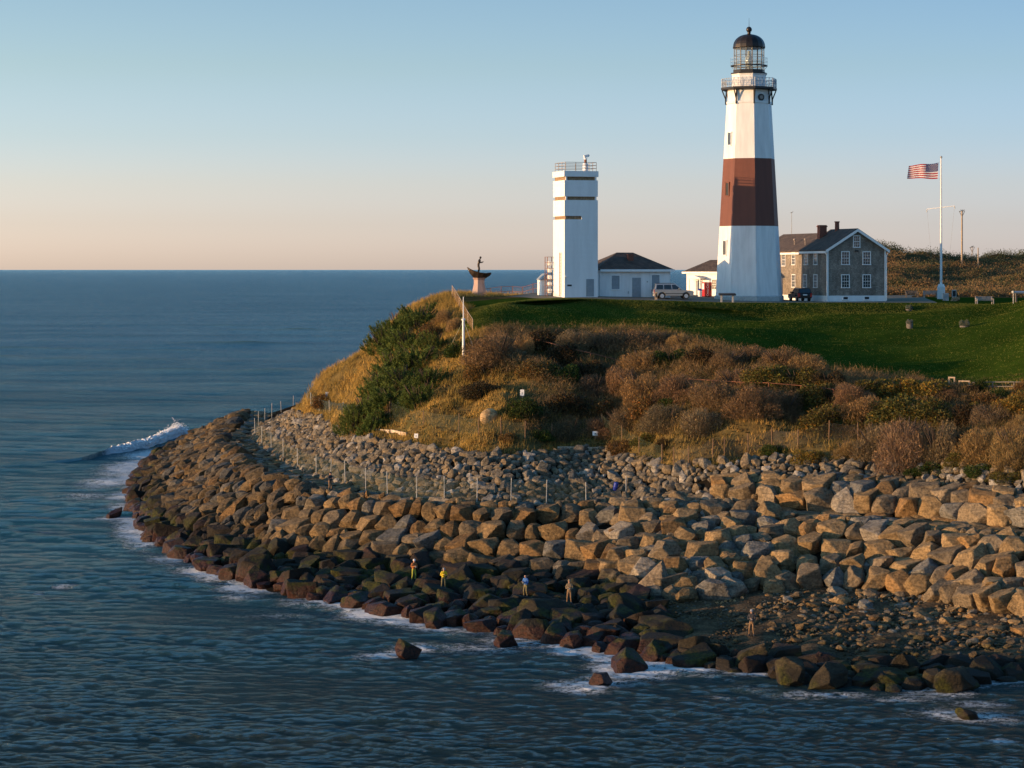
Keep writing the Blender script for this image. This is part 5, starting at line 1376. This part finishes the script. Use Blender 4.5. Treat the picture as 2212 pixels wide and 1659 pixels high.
# ------------------------------------------------------------------ people
def person_body(name, joints, edges, parent_mats, H_):
    me = bpy.data.meshes.new(name)
    names = list(joints); ix = {n: i for i, n in enumerate(names)}
    me.from_pydata([joints[n][0] for n in names], [(ix[a], ix[b]) for a, b in edges], [])
    o = bpy.data.objects.new(name, me); col.objects.link(o)
    sk = o.modifiers.new('skin', 'SKIN'); sk.use_smooth_shade = True
    if not me.skin_vertices: me.attributes  # layer comes with the modifier's first use
    if not me.skin_vertices:
        bm = bmesh.new(); bm.from_mesh(me); bm.verts.layers.skin.verify(); bm.to_mesh(me); bm.free()
    for n in names:
        sv = me.skin_vertices[0].data[ix[n]]; r_ = joints[n][1]; sv.radius = (r_, r_) if not isinstance(r_, tuple) else r_
        sv.use_root = (n == 'pelvis')
    ss = o.modifiers.new('sub', 'SUBSURF'); ss.levels = 1; ss.render_levels = 1
    dg = bpy.context.evaluated_depsgraph_get(); dg.update()
    out = bpy.data.meshes.new_from_object(o.evaluated_get(dg)); bpy.data.objects.remove(o)
    for m_ in parent_mats: out.materials.append(m_)
    out.name = name
    return out
def person(label, loc, rotz, top, legs, boots, cap_col, k=1.0, pose='fish', bend=0.0, hood=False):
    t = thing('person', label, 'person', loc, rotz, 'anglers on the sea wall')
    J = {}
    lean = bend
    def up(x, y, z):                       # bend the trunk forward (towards -y) about the hips
        dz = z - .95
        return (x, y - math.sin(lean) * dz, .95 + dz * math.cos(lean))
    J['pelvis'] = ((0, 0, .95), (.155, .115)); J['waist'] = (up(0, 0, 1.10), (.145, .105)); J['chest'] = (up(0, .0, 1.32), (.175, .12)); J['neckb'] = (up(0, 0, 1.47), .075)
    J['neck'] = (up(0, -.01, 1.53), .055); J['head'] = (up(0, -.025, 1.62), (.078, .092)); J['crown'] = (up(0, -.01, 1.71), (.07, .082)); J['nose'] = (up(0, -.125, 1.615), .014); J['chin'] = (up(0, -.085, 1.56), .03)
    for s_, n_ in ((-1, 'l'), (1, 'r')):
        J['ear' + n_] = (up(s_ * .088, -.01, 1.62), .016)
        J['sh' + n_] = (up(s_ * .17, 0, 1.43), .072); J['up' + n_] = (up(s_ * .225, -.02, 1.28), .058)
        J['el' + n_] = (up(s_ * .245, -.06, 1.13), .047)
        wr0 = (s_ * .13, -.32, 1.14) if n_ == 'r' else (s_ * .05, -.38, 1.24)
        J['wr' + n_] = (up(*wr0), .032)
        pal = (wr0[0] - s_ * .035, wr0[1] - .055, wr0[2] + .015); J['pa' + n_] = (up(*pal), (.036, .024))
        for f_, (dx, ln) in enumerate(((-.030, .040), (-.010, .048), (.010, .044), (.028, .034))):
            a_ = (pal[0] + dx, pal[1] - .045, pal[2] + .012); b_ = (a_[0] - s_ * .012, a_[1] - ln * .5, a_[2] - .030)
            J[f'f{n_}{f_}a'] = (up(*a_), .010); J[f'f{n_}{f_}b'] = (up(*b_), .008)
        J['th' + n_] = (up(pal[0] - s_ * .045, pal[1] - .01, pal[2] + .03), .011); J['tt' + n_] = (up(pal[0] - s_ * .055, pal[1] - .04, pal[2] + .035), .009)
        st = .13 if n_ == 'l' else .10
        J['hp' + n_] = ((s_ * .095, 0, .88), .10); J['kn' + n_] = ((s_ * (st + .01), -.05 - (.05 if bend else 0), .50), .068); J['an' + n_] = ((s_ * (st + .04), .02, .10), .05)
        J['he' + n_] = ((s_ * (st + .04), .05, .045), .045); J['to' + n_] = ((s_ * (st + .07), -.17, .04), .042)
    E = [('pelvis', 'waist'), ('waist', 'chest'), ('chest', 'neckb'), ('neckb', 'neck'), ('neck', 'head'), ('head', 'crown'), ('head', 'nose'), ('head', 'chin')]
    for n_ in 'lr':
        E += [('head', 'ear' + n_), ('chest', 'sh' + n_), ('sh' + n_, 'up' + n_), ('up' + n_, 'el' + n_), ('el' + n_, 'wr' + n_), ('wr' + n_, 'pa' + n_), ('pa' + n_, 'th' + n_), ('th' + n_, 'tt' + n_),
              ('pelvis', 'hp' + n_), ('hp' + n_, 'kn' + n_), ('kn' + n_, 'an' + n_), ('an' + n_, 'he' + n_), ('an' + n_, 'to' + n_)]
        for f_ in range(4): E += [('pa' + n_, f'f{n_}{f_}a'), (f'f{n_}{f_}a', f'f{n_}{f_}b')]
    me = person_body('body', J, E, [M['skin'], top, legs, boots], k)
    hd = [Vector(J[q][0]) for q in ('neck', 'head', 'crown')]
    hands = [Vector(J[q][0]) for q in ('par', 'pal')]
    wrs = [Vector(J[q][0]) for q in ('wrr', 'wrl')]
    for p in me.polygons:
        c = p.center
        if min((c - h_).length for h_ in hands) < .095 and min((c - w_).length for w_ in wrs) > .035: mi = 0
        elif (c - hd[1]).length < .16 and c.z > hd[0].z - .02: mi = 0
        elif c.z < .16: mi = 3
        elif c.z < .98 and (abs(c.y) < .25 or c.z < .9): mi = 2
        else: mi = 1
        p.material_index = mi; p.use_smooth = True
    link_mesh('body', me, t)
    if cap_col is not None:
        hc = Vector(J['crown'][0])
        cp = MB().lathe([(.108, -.045), (.112, 0), (.098, .055), (.055, .09), (.0, .10)], 14, c=(hc.x, hc.y)); cp.v = [(x_, y_, z_ + hc.z) for x_, y_, z_ in cp.v]
        cp.add([(hc.x - .08, hc.y - .08, hc.z - .03), (hc.x + .08, hc.y - .08, hc.z - .03), (hc.x + .055, hc.y - .19, hc.z - .055), (hc.x - .055, hc.y - .19, hc.z - .055)], [(0, 1, 2, 3)])
        cp.build('cap', cap_col, t, smooth=True)
    eyes = MB(); hh_ = Vector(J['head'][0])
    for s_ in (-1, 1): eyes.box(hh_ + V(s_ * .033, -.088, .012), (.022, .012, .010))
    eyes.build('eyes', M['dark'], t)
    t.scale = (k, k, k)
    return t, Vector(J['par'][0]), Vector(J['pal'][0])
def rod(owner, a, b, label, tilt=(-0.5, -0.9, 1.5), length=3.2):
    mw = Matrix.LocRotScale(owner.location, owner.rotation_euler, owner.scale)
    pa, pb = mw @ a, mw @ b
    d = Vector(tilt).normalized()
    tt_ = thing('fishing_rod', label, 'fishing rod', (pa + pb) / 2)
    MB().tube(-d * .45, d * .5, .016, .012).build('grip', M['dark'], tt_)
    MB().tube(d * .5, d * length, .011, .004).build('blank', M['black_iron'], tt_)
    MB().box(d * .05 + V(0, -.05, -.05), (.09, .07, .09)).build('reel', M['galv'], tt_)
CL = lambda n, c: simple(n, c, .85, .25, 6)
M['yellow_j'] = CL('yellow oilskin', (0.62, 0.46, 0.02)); M['blue_j'] = CL('blue jacket', (0.035, 0.12, 0.36)); M['brown_w'] = CL('brown waders', (0.17, 0.10, 0.05)); M['olive_w'] = CL('olive waders', (0.13, 0.11, 0.05))
M['dark_c'] = CL('dark clothing', (0.03, 0.032, 0.04)); M['white_c'] = CL('white cloth', (0.62, 0.62, 0.62)); M['orange_j'] = CL('orange top', (0.40, 0.14, 0.04)); M['lime_w'] = CL('yellow green waders', (0.30, 0.30, 0.04)); M['khaki'] = CL('khaki jacket', (0.20, 0.15, 0.09)); M['grey_c'] = CL('grey cap', (0.25, 0.25, 0.26))
def stand(px, py):
    p = R(px, py, bvh_all); d = Vector((p.x, p.y, 0)).normalized()
    q = p + d * .35
    h = bvh_all.ray_cast(Vector((q.x, q.y, p.z + 1.0)), Vector((0, 0, -1)))
    if h[0]: q.z = h[0].z
    return q - Vector((0, 0, .02))
P = [('angler standing on rocks in white cap, orange top and yellow-green waders', (894, 1257), 20, 'orange_j', 'lime_w', 'dark_c', 'white_c', .98, .1),
     ('hunched angler in bright yellow jacket and pale cap on low rocks', (958, 1274), 10, 'yellow_j', 'olive_w', 'dark_c', 'grey_c', .98, .38),
     ('angler in blue jacket and olive waders on the rocks, bareheaded', (1136, 1294), -35, 'blue_j', 'olive_w', 'dark_c', None, .98, .08),
     ('angler in khaki jacket and brown waders standing on mossy rocks', (1230, 1306), -5, 'khaki', 'brown_w', 'dark_c', 'khaki', 1.02, .05),
     ('angler in brown waders and grey cap at the edge of the shingle beach', (1624, 1377), -15, 'dark_c', 'brown_w', 'dark_c', 'grey_c', 1.06, .05),
     ('person in dark clothes walking on the sea wall path by net fence', (713, 1057), 40, 'dark_c', 'brown_w', 'dark_c', 'dark_c', 1.0, .05)]
ppl = []
for lab, (px, py), rz, a_, b_, c_, cap_, k_, bd in P:
    q, ha, hb = person(lab, stand(px, py), D(rz), M[a_], M[b_], M[c_], M[cap_] if cap_ else None, k_, bend=bd)
    ppl.append((q, ha, hb))
rod(*ppl[4], 'long dark fishing rod held by the angler at the beach', (-0.45, -0.5, 1.2))
rod(*ppl[2], 'fishing rod held by the angler in blue jacket', (-0.9, -0.7, 0.9))
rod(*ppl[0], 'fishing rod held by the angler in the white cap', (-0.7, -0.6, 1.1))
rod(*ppl[3], 'fishing rod held by the angler in khaki jacket', (-0.5, -0.9, .8))
# fisherman figure on the memorial
t, _, _ = person('bronze fisherman figure hauling at the bow of memorial boat', (e.x - .1, e.y, e.z + 2.62), D(70), M['bronze'], M['bronze'], M['bronze'], M['bronze'], 1.18, bend=.3)
t['category'] = 'statue'; t.name = 'bronze_figure'; del t['group']
for c_ in t.children:
    if c_.type == 'MESH':
        for i in range(len(c_.data.materials)): c_.data.materials[i] = M['bronze']

# ------------------------------------------------------------------ flagpole and flag
e = WY(2033, 645, 295); e.z = gz(e.x, e.y)
FPZ = e.z
t = thing('flagpole', 'tall white flagpole with crossbar and square white base', 'flagpole', e, D(-20))
MB().lathe([(.62, -.4), (.62, 1.55), (.40, 1.95), (.2, 1.95)], 4, D(45)).build('base', M['white_paint'], t)
MB().tube((0, 0, .0), (0, 0, 18.3), .17, .075, 12).build('pole', M['white_paint'], t)
MB().lathe([(.02, 18.25), (.14, 18.36), (.16, 18.48), (.08, 18.6), (0, 18.62)], 10).build('ball', M['galv'], t)
yd = MB().tube((-1.85, 0, 11.7), (1.75, 0, 12.1), .05, .05)
yo = yd.build('crossbar', M['white_paint'], t)
MB().tube((-1.85, 0, 11.65), (-1.85, 0, 11.3), .06).build('pulley', M['galv'], yo); MB().tube((1.75, 0, 12.05), (1.75, 0, 11.7), .06).build('pulley', M['galv'], yo)
mb = MB().tube((-1.8, 0, 11.4), (-.95, 0, 1.6), .008, n=3); mb.tube((1.7, 0, 11.7), (.7, 0, 1.6), .008, n=3); mb.tube((-.2, -.05, 1.6), (-.12, -.05, 18.2), .010, n=3); mb.build('halyard', M['wood'], t)
FM = [simple('flag red', (0.42, 0.010, 0.022), .8, .1), simple('flag white', (0.80, 0.78, 0.74), .8, .05), simple('flag blue', (0.022, 0.032, 0.16), .8, .1)]
for m_ in FM:
    nt = m_.node_tree; b_ = [n for n in nt.nodes if n.type == 'BSDF_PRINCIPLED'][0]; out_ = [n for n in nt.nodes if n.type == 'OUTPUT_MATERIAL'][0]
    tr_ = nt.nodes.new('ShaderNodeBsdfTranslucent'); mx_ = nt.nodes.new('ShaderNodeMixShader'); mx_.inputs[0].default_value = .5
    nt.links.new(b_.inputs['Base Color'].links[0].from_socket, tr_.inputs[0]); nt.links.new(b_.outputs[0], mx_.inputs[1]); nt.links.new(tr_.outputs[0], mx_.inputs[2]); nt.links.new(mx_.outputs[0], out_.inputs['Surface'])
fw_, fh_ = 4.1, 2.1
def fp(u, v, off=0.0):                  # u: from the hoist outwards, v: downwards
    x_ = -.35 - fw_ * u * .985 - .12 * v * 1
    z_ = -fh_ * v * (1 - .06 * u) - .42 * u * (1 - v) * (1.0 - .3 * u) - .05 * math.sin(u * 8)
    y_ = .26 * u ** .6 * math.sin(u * 9.0 + v * 1.2) + .09 * u * math.sin(u * 19 + 2 + v) + off
    return (x_, y_, z_)
t = thing('flag', 'striped red and white flag with blue starred canton flying left from the pole', 'flag', (e.x, e.y, e.z + 17.75), D(-27))
NX = 60; st = MB(); ct = MB()
for j in range(13):
    for i in range(NX):
        for half in (0, 1):
            v0, v1 = (j + half * .5) / 13, (j + half * .5 + .5) / 13; u0, u1 = i / NX, (i + 1) / NX
            can = u0 < .4 - 1e-6 and j < 7
            (ct if can else st).add([fp(u0, v0), fp(u1, v0), fp(u1, v1), fp(u0, v1)], [(0, 1, 2, 3)], (0 if can else j % 2))
for r_ in range(9):
    for c_ in range(6 if r_ % 2 == 0 else 5):
        u = (.4 / 12) * (1 + 2 * c_ + (r_ % 2)); v = (7 / 13) * (r_ + 1) / 10
        for off in (-.012, .012):
            q = [fp(u, v, off)]; 
            for k in range(10):
                rr_ = .075 if k % 2 == 0 else .03; a_ = k * math.pi / 5
                q.append(fp(u + rr_ * math.sin(a_) / fw_, v - rr_ * math.cos(a_) / fh_, off))
            ct.add(q, [(0, k + 1, (k + 1) % 10 + 1) for k in range(10)], 1)
o_ = st.build('stripes', FM[:2], t, smooth=True); o_ = ct.build('canton', [FM[2], FM[1]], t)
MB().tube((-.32, 0, 0), (-.1, -.05, .12), .012, n=3).tube((-.45, 0, -2.05), (-.1, -.05, -2.2), .012, n=3).build('rope', M['wood'], t)

# ------------------------------------------------------------------ poles on the hill
def upole(px, py, hpx, label, arms=True, r0=.13, y_=430.0):
    p = G(px, y_); h_ = H - (py - hpx - HY) * y_ / F - p.z
    t = thing('utility_pole', label, 'pole', p, 0, 'poles on the far hill')
    MB().tube((0, 0, -.6), (0, 0, h_), r0, r0 * .75, 8).build('post', M['wood'], t)
    if arms:
        mb = MB().tube((0, 0, h_ - 1.1), (-.5, 0, h_ - .05), .05).tube((0, 0, h_ - 1.1), (.5, 0, h_ - .05), .05).tube((-.55, 0, h_ - .05), (.55, 0, h_ + .05), .06)
        for k in range(6): mb.tube((rnd.uniform(-.4, .4), rnd.uniform(-.2, .2), h_), (rnd.uniform(-.5, .5), rnd.uniform(-.3, .3), h_ + .3), .025, n=4)
        mb.build('crossarm', M['wood_grey'], t)
upole(2078, 560, 104, 'tall weathered pole with forked top on the hill right of flagpole', True, .2)
upole(2113, 553, 18, 'short pale post on the hill right of the tall forked pole', False)
upole(1943, 552, 16, 'thin distant pole on the hill right of the house', False, .08, 470.0)
upole(2100, 548, 14, 'small crossarmed pole on the hill skyline right of forked pole', True, .09, 500.0)

# ------------------------------------------------------------------ benches, markers, planters
def bench(px, y, label, w, rz, mat='wood_grey'):
    p = G(px, y); t = thing('park_bench', label, 'bench', p, rz, 'benches on the lawn')
    s = MB(); [s.bb(-w/2, w/2, -.25 + k * .12, -.15 + k * .12, .42, .46) for k in range(4)]; s.build('seat', M[mat], t)
    s = MB(); [s.bb(-w/2, w/2, .25, .29, .52 + k * .11, .60 + k * .11) for k in range(4)]; s.build('backrest', M[mat], t)
    for x_ in (-w/2 + .06, w/2 - .06):
        for y_, h_ in ((-.24, .62), (.25, .95)): MB().bb(x_ - .05, x_ + .05, y_ - .04, y_ + .04, -.2, h_).build('leg', M[mat], t)
        MB().bb(x_ - .05, x_ + .05, -.28, .22, .621, .66).build('armrest', M[mat], t)
M['pale_wood'] = simple('pale bench wood', (0.34, 0.31, 0.28), .8, .15, 6)
bench(2127, 272, 'pale slatted bench on the lawn right of the flagpole', 2.2, D(12), 'pale_wood')
bench(1970, 306, 'dark slatted bench between house and flagpole', 1.7, D(5))
bench(2010, 304, 'pale bench just left of the flagpole base', 1.9, D(8), 'pale_wood')
def table(px, y, label, w, h, rz, top='dark'):
    p = G(px, y); t = thing('lookout_table', label, 'table', p, rz)
    MB().box((0, 0, h), (w, .7, .16), Matrix.Rotation(D(12), 3, 'X')).build('tabletop', M[top], t, bevel=.02)
    for x_ in (-w * .34, w * .34): MB().bb(x_ - .09, x_ + .09, -.1, .1, -.3, h - .06).build('leg', M['concrete'] if top == 'dark' else M['wood_grey'], t)
table(1571, 268, 'dark-topped lookout table on two legs before the lighthouse', 2.0, .95, D(4))
table(2206, 268, 'grey display table at the right end of the lawn', 1.9, 1.05, D(10), 'grey_paint')
t = thing('coin_viewer', 'small grey coin viewer on a post by the right display table', 'viewer', G(2189, 267), D(20))
MB().tube((0, 0, -.2), (0, 0, 1.2), .05).build('post', M['galv'], t); MB().box((0, 0, 1.35), (.28, .4, .26)).build('head', M['galv'], t, bevel=.05)
t = thing('stone_marker', 'grey upright stone marker at the foot of the flagpole', 'marker', G(2043, 285), D(8))
MB().bb(-.38, .38, -.12, .12, -.3, .95).build('slab', M['concrete'], t, bevel=.04); MB().bb(-.26, .26, -.13, -.122, .35, .75).build('plaque', M['grey_paint'], t)
t = thing('memorial_plaque', 'upright framed plaque standing right of the flagpole base', 'plaque', G(2061, 294), D(6))
MB().bb(-.3, .3, -.06, .06, .25, 1.25).build('frame', M['concrete'], t, bevel=.02); MB().bb(-.2, .2, -.07, -.061, .4, 1.1).build('panel', M['dark'], t); MB().bb(-.2, .2, -.05, .05, -.3, .25).build('post', M['concrete'], t)
def solo_rock(name, label, p, size, c, k=3, cat='boulder', rz=0.0):
    o_ = link_mesh(name, ROCK_HI[k]); o_.location = p; o_.scale = size; o_.color = (*c, 1); o_.rotation_euler = (0, 0, rz); return tag(o_, label, cat)
g_ = G(2063, 283); solo_rock('small_boulder', 'tan boulder on the grass right of the grey stone marker', g_ + V(0, 0, .15), (.55, .45, .38), (.30, .22, .13), 5)
dd_, df_ = ICO[5]; rv_ = dd_ * (1 + .07 * fbm3(dd_, 9, .8, 4))[:, None] * np.array([1, .85, .92]); HB = mesh_np('hillside_boulder', rv_, df_, M['rock'], True)
ROCK_HI.append(HB)
p = R(1057, 918); s_ = F / p.y
solo_rock('hillside_boulder', 'big smooth tan boulder resting on the grassy bluff', p + V(0, .4, .75), (23 / s_, 18 / s_, 20 / s_), (.56, .38, .19), -1, rz=.5)
def planter(px, py, rpx, label, c, kind, tub=None):
    p = R(px, py); s_ = F / p.y; r_ = rpx / s_
    t = thing('lawn_planter', label, 'planter', p, rnd.uniform(0, 6), 'planters on the lawn')
    fo, st_ = PROTO[kind][0]
    q = link_mesh('foliage', fo, t); q.scale = (r_ * 1.15, r_ * 1.15, r_ * 1.5); q.color = (*c, 1)
    q.location.z = .45 if tub else 0
    MB().lathe([(r_ * .75, -.1), (r_ * .92, .28), (r_ * .85, .5), (r_ * .6, .5)] if tub else [(r_ * .8, -.1), (r_ * .8, .12), (r_ * .7, .12)], 14).build('tub', M['wood_grey'], t)
planter(1963, 670, 9, 'round grey-green shrub on the lawn nearest the house', (.10, .13, .11), 'leaf')
planter(1965, 709, 8, 'wooden tub planter with pale flowers low on the lawn', (.16, .18, .18), 'leaf', True)
planter(2083, 706, 12, 'wide grey-green round shrub on the lawn below the pale bench', (.11, .14, .12), 'leaf')

# ------------------------------------------------------------------ signs, posts, mast, planks
def sign(px, py, hpx, wpx, bpx, label, tilt=0.0, mat='white_paint'):
    p = R(px, py); s_ = F / p.y; h_ = hpx / s_
    t = thing('notice_board', label, 'sign', p, D(rnd.uniform(-15, 10)), 'white notices on the bluff'); t.rotation_euler.y = tilt
    MB().bb(-.045, .045, 0, .09, -.4, h_).build('post', M['wood'], t)
    b_ = MB().bb(-wpx / s_ / 2, wpx / s_ / 2, -.03, -.002, h_ - bpx / s_, h_ + .02).build('board', M[mat], t)
    MB().bb(-wpx / s_ * .12, wpx / s_ * .12, -.038, -.031, h_ - bpx / s_ * .7, h_ - bpx / s_ * .35).build('print', M['grey_paint'], b_)
sign(1128, 866, 24, 8.5, 13, 'white notice on a post halfway up the bluff, right of the tan boulder')
sign(899, 957, 20, 8.5, 9, 'white notice at the top of rubble slope below the dark pines')
sign(1286, 951, 19, 12, 9, 'wide blue-white notice above the timber planks')
sign(704, 862, 15, 6, 13, 'narrow white notice by the green netting at the far left', .15)
sign(861, 880, 14, 4, 7, 'tiny white marker among the dark pines')
sign(824, 810, 8, 5, 5, 'small white marker on the grassy seaward slope')
def stake(px, py, hpx, label, m='wood'):
    p = R(px, py); s_ = F / p.y
    t = tag(MB().tube((0, 0, -.3), (.05, 0, hpx / s_), .085, .075, 7).build('marker_post', M[m]), label, 'post'); t.location = p; return t
stake(1044, 814, 20, 'thick pale stake below the mast, right of its twin'); stake(1039, 812, 14, 'shorter pale stake just below the white mast')
p = R(1001, 774); s_ = F / p.y
t = thing('signal_mast', 'slim white mast standing on the bluff below the memorial', 'mast', p, 0)
MB().tube((0, 0, -.4), (0, 0, 82 / s_), .13, .12, 10).build('lower_pole', M['white_paint'], t); MB().lathe([(.2, 82 / s_), (.22, 82 / s_ + .12), (.1, 82 / s_ + .2)], 10).build('collar', M['white_paint'], t)
MB().tube((0, 0, 82 / s_), (0, 0, 133 / s_), .06, .035, 8).build('upper_pole', M['white_paint'], t)
mb = MB()
for qx, qy in ((1043, 805), (972, 750), (1008, 812)):
    q = R(qx, qy) - p; mb.tube((0, 0, 82 / s_), q, .012, n=3)
mb.build('guy_wire', M['galv'], t)
def plank(x0, x1, y0, y1, label, hpx=8):
    a, b = R(x0, y0), R(x1, y1)
    if abs(a.y - b.y) > 4: b.y = a.y + 1; b.x = (x1 - CX) * b.y / F; b.z = H - (y1 - HY) * b.y / F
    d = b - a; c = (a + b) / 2; an = math.atan2(d.y, d.x); hz = hpx / (F / c.y)
    o_ = tag(MB().box((0, 0, hz * .3), (d.length, .14, hz)).build('timber_plank', M['pale_wood2'], bevel=.01), label, 'plank', 'retaining planks above the rubble'); o_.location = c; o_.rotation_euler = (0, -math.atan2(d.z, math.hypot(d.x, d.y)), an)
M['pale_wood2'] = simple('bleached plank', (0.48, 0.38, 0.27), .8, .2, 5)
plank(792, 842, 931, 935, 'long bleached plank above the rubble below the pines'); plank(845, 878, 934, 941, 'short bleached plank right of the long one below the pines')
plank(1010, 1084, 987, 988, 'long thin plank at the rubble top below the tan boulder', 6); plank(1204, 1254, 971, 971, 'plank under the blue-white notice, left half'); plank(1256, 1293, 973, 973, 'plank under the blue-white notice, right half', 9)
p = R(1328, 1057, bvh_all); t = thing('plastic_barrel', 'bright blue plastic barrel lying among grey rubble behind the fence', 'barrel', p - V(0, .3, .05), 0); t.rotation_euler = (.15, .2, 0)
MB().lathe([(.19, 0), (.21, .06), (.21, .30), (.225, .33), (.21, .36), (.21, .66), (.19, .72), (.06, .74)], 16).build('drum', M['blue_plastic'], t, smooth=True); MB().lathe([(.225, .48), (.225, .52)], 16).build('hoop', M['blue_plastic'], t)

# ------------------------------------------------------------------ fences
M['wood_brown'] = simple('brown fence post', (0.16, 0.095, 0.05), .85, .25, 6)
def fence(name, label, pts, hgt, post, net, group=None, rail=None, pr=.045, only_posts=None, cat='fence'):
    o0 = pts[0]; t = thing(name, label, cat, o0, 0, group)
    L_ = [p - o0 for p in pts]
    for k, p in enumerate(L_):
        hk = hgt * rnd.uniform(.94, 1.06)
        MB().tube(p + V(0, 0, -.5), p + V(rnd.gauss(0, .05), rnd.gauss(0, .05), hk), pr, n=6).build('post', post, t)
    if net is not None:
        mb = MB()
        for a, b in zip(L_, L_[1:]):
            n_ = 6
            for i in range(n_):
                p, q = a.lerp(b, i / n_), a.lerp(b, (i + 1) / n_)
                def sag(f): return -.10 * hgt * math.sin(math.pi * f)
                g0 = gz(p.x + o0.x, p.y + o0.y) - o0.z; g1 = gz(q.x + o0.x, q.y + o0.y) - o0.z
                mb.add([(p.x, p.y, min(p.z, g0)), (q.x, q.y, min(q.z, g1)), (q.x, q.y, q.z + hgt * .95 + sag((i + 1) / n_)), (p.x, p.y, p.z + hgt * .95 + sag(i / n_))], [(0, 1, 2, 3)])
        mb.build('netting', net, t)
    if rail is not None:
        mb = MB()
        for a, b in zip(L_, L_[1:]):
            for f in rail[1]: mb.tube(a + V(0, 0, hgt * f), b + V(0, 0, hgt * f), rail[2], n=6)
        mb.build('rail', rail[0], t)
    return t
pp = [(633, 888), (608, 900), (587, 908), (572, 917), (558, 928), (551, 944), (566, 962), (586, 975), (612, 996), (643, 1015), (683, 1029), (714, 1040), (746, 1047), (790, 1062), (837, 1072), (900, 1082), (960, 1086), (1030, 1088)]
fence('net_fence', 'green net fence on tall posts along the sea wall path', [W(a, b, 6.15) for a, b in pp] + [W(a, b, z) for a, b, z in ((1103, 1089, 5.9), (1180, 1091, 5.85), (1266, 1094, 5.75), (1352, 1083, 6.0), (1420, 1057, 6.7))], 2.25, M['galv'], M['green_net'], pr=.042)
fence('green_fence', 'dark green net fence on the far left grassy slope', [R(a, b) for a, b in ((663, 866), (672, 876), (690, 886), (712, 893), (740, 899), (775, 905))], 1.5, M['galv'], M['green_net_dense'])
fence('wire_fence', 'sagging wire fence on wooden posts across the foot of the bluff', [R(a, b) for a, b in ((843, 905), (915, 925), (991, 934), (1034, 943), (1083, 943), (1134, 952), (1193, 953), (1300, 935), (1343, 960), (1380, 983), (1430, 1003))], 1.8, M['wood_brown'], M['green_net'], pr=.05)
fence('wire_fence', 'wire fence on wooden posts climbing right of the stone chute', [R(a, b) for a, b in ((1455, 1010), (1488, 1008), (1539, 990), (1565, 988), (1617, 981), (1668, 968), (1724, 972), (1790, 953), (1854, 958))], 1.8, M['wood_brown'], M['grey_net'], pr=.05)
fence('pipe_railing', 'rusty pipe railing in the brown shrubs under the left lawn', [R(a, b) for a, b in ((1141, 750), (1170, 757), (1221, 772), (1275, 784), (1330, 798))], 1.05, M['rust'], None, None, (M['rust'], (.97,), .05), .05, cat='railing')
fence('pipe_railing', 'thin rusty railing through the shrubs below the lighthouse', [R(a, b) for a, b in ((1480, 842), (1540, 846), (1600, 850), (1660, 852), (1730, 858), (1800, 866))], 1.1, M['rust'], None, None, (M['rust'], (.97,), .035), .04, cat='railing')
fence('mesh_fence', 'brown mesh fence running down the lawn edge from the memorial', [R(a, b) for a, b in ((977, 642), (984, 652), (992, 666), (1000, 681), (1010, 699), (1021, 716))], 1.35, M['wood'], M['tan_net'], None, (M['wood'], (.98,), .03))
tf = [G(978, 282), G(1005, 284), G(1032, 285), G(1059, 286), G(1082, 286), G(1107, 286), G(1129, 285), G(1152, 283), G(1168, 281)]
fence('mesh_fence', 'low brown railing with mesh behind the memorial pedestal', tf, 1.25, M['rust'], M['grey_net'], None, (M['rust'], (.98, .5), .028), .04)
def frame(px, py, wpx, hpx, label, rz):
    p = R(px, py); s_ = F / p.y; w_, h_ = wpx / s_, hpx / s_
    t = thing('timber_gate', label, 'gate', p, rz)
    MB().bb(-w_/2, -w_/2 + .14, -.07, .07, -.3, h_).build('post', M['wood'], t); MB().bb(w_/2 - .14, w_/2, -.07, .07, -.3, h_).build('post', M['wood'], t)
    MB().bb(-w_/2 + .002, w_/2 - .002, -.085, .085, h_ + .002, h_ + .13).bb(-w_/2 + .14, w_/2 - .14, -.05, .05, h_ * .18, h_ * .18 + .14).build('rail', M['wood'], t)
frame(2056, 836, 15, 19, 'small square timber frame where lawn meets shrubs', D(-25)); frame(2083, 846, 25, 21, 'wide timber frame right of the small square one', D(-25))
fence('board_railing', 'grey wooden railing at the lawn foot on the far right', [R(a, b) for a, b in ((2100, 846), (2144, 845), (2190, 845), (2235, 846))], .85, M['wood_grey'], None, None, (M['wood_grey'], (.97, .5), .045), .06, cat='railing')
a, b = R(2075, 852), R(2130, 852)
o_ = tag(MB().box((0, 0, .04), ((b - a).length, 1.6, .1)).build('boardwalk', M['wood_grey']), 'grey boardwalk behind the timber frames', 'boardwalk', None, None); o_.location = (a + b) / 2
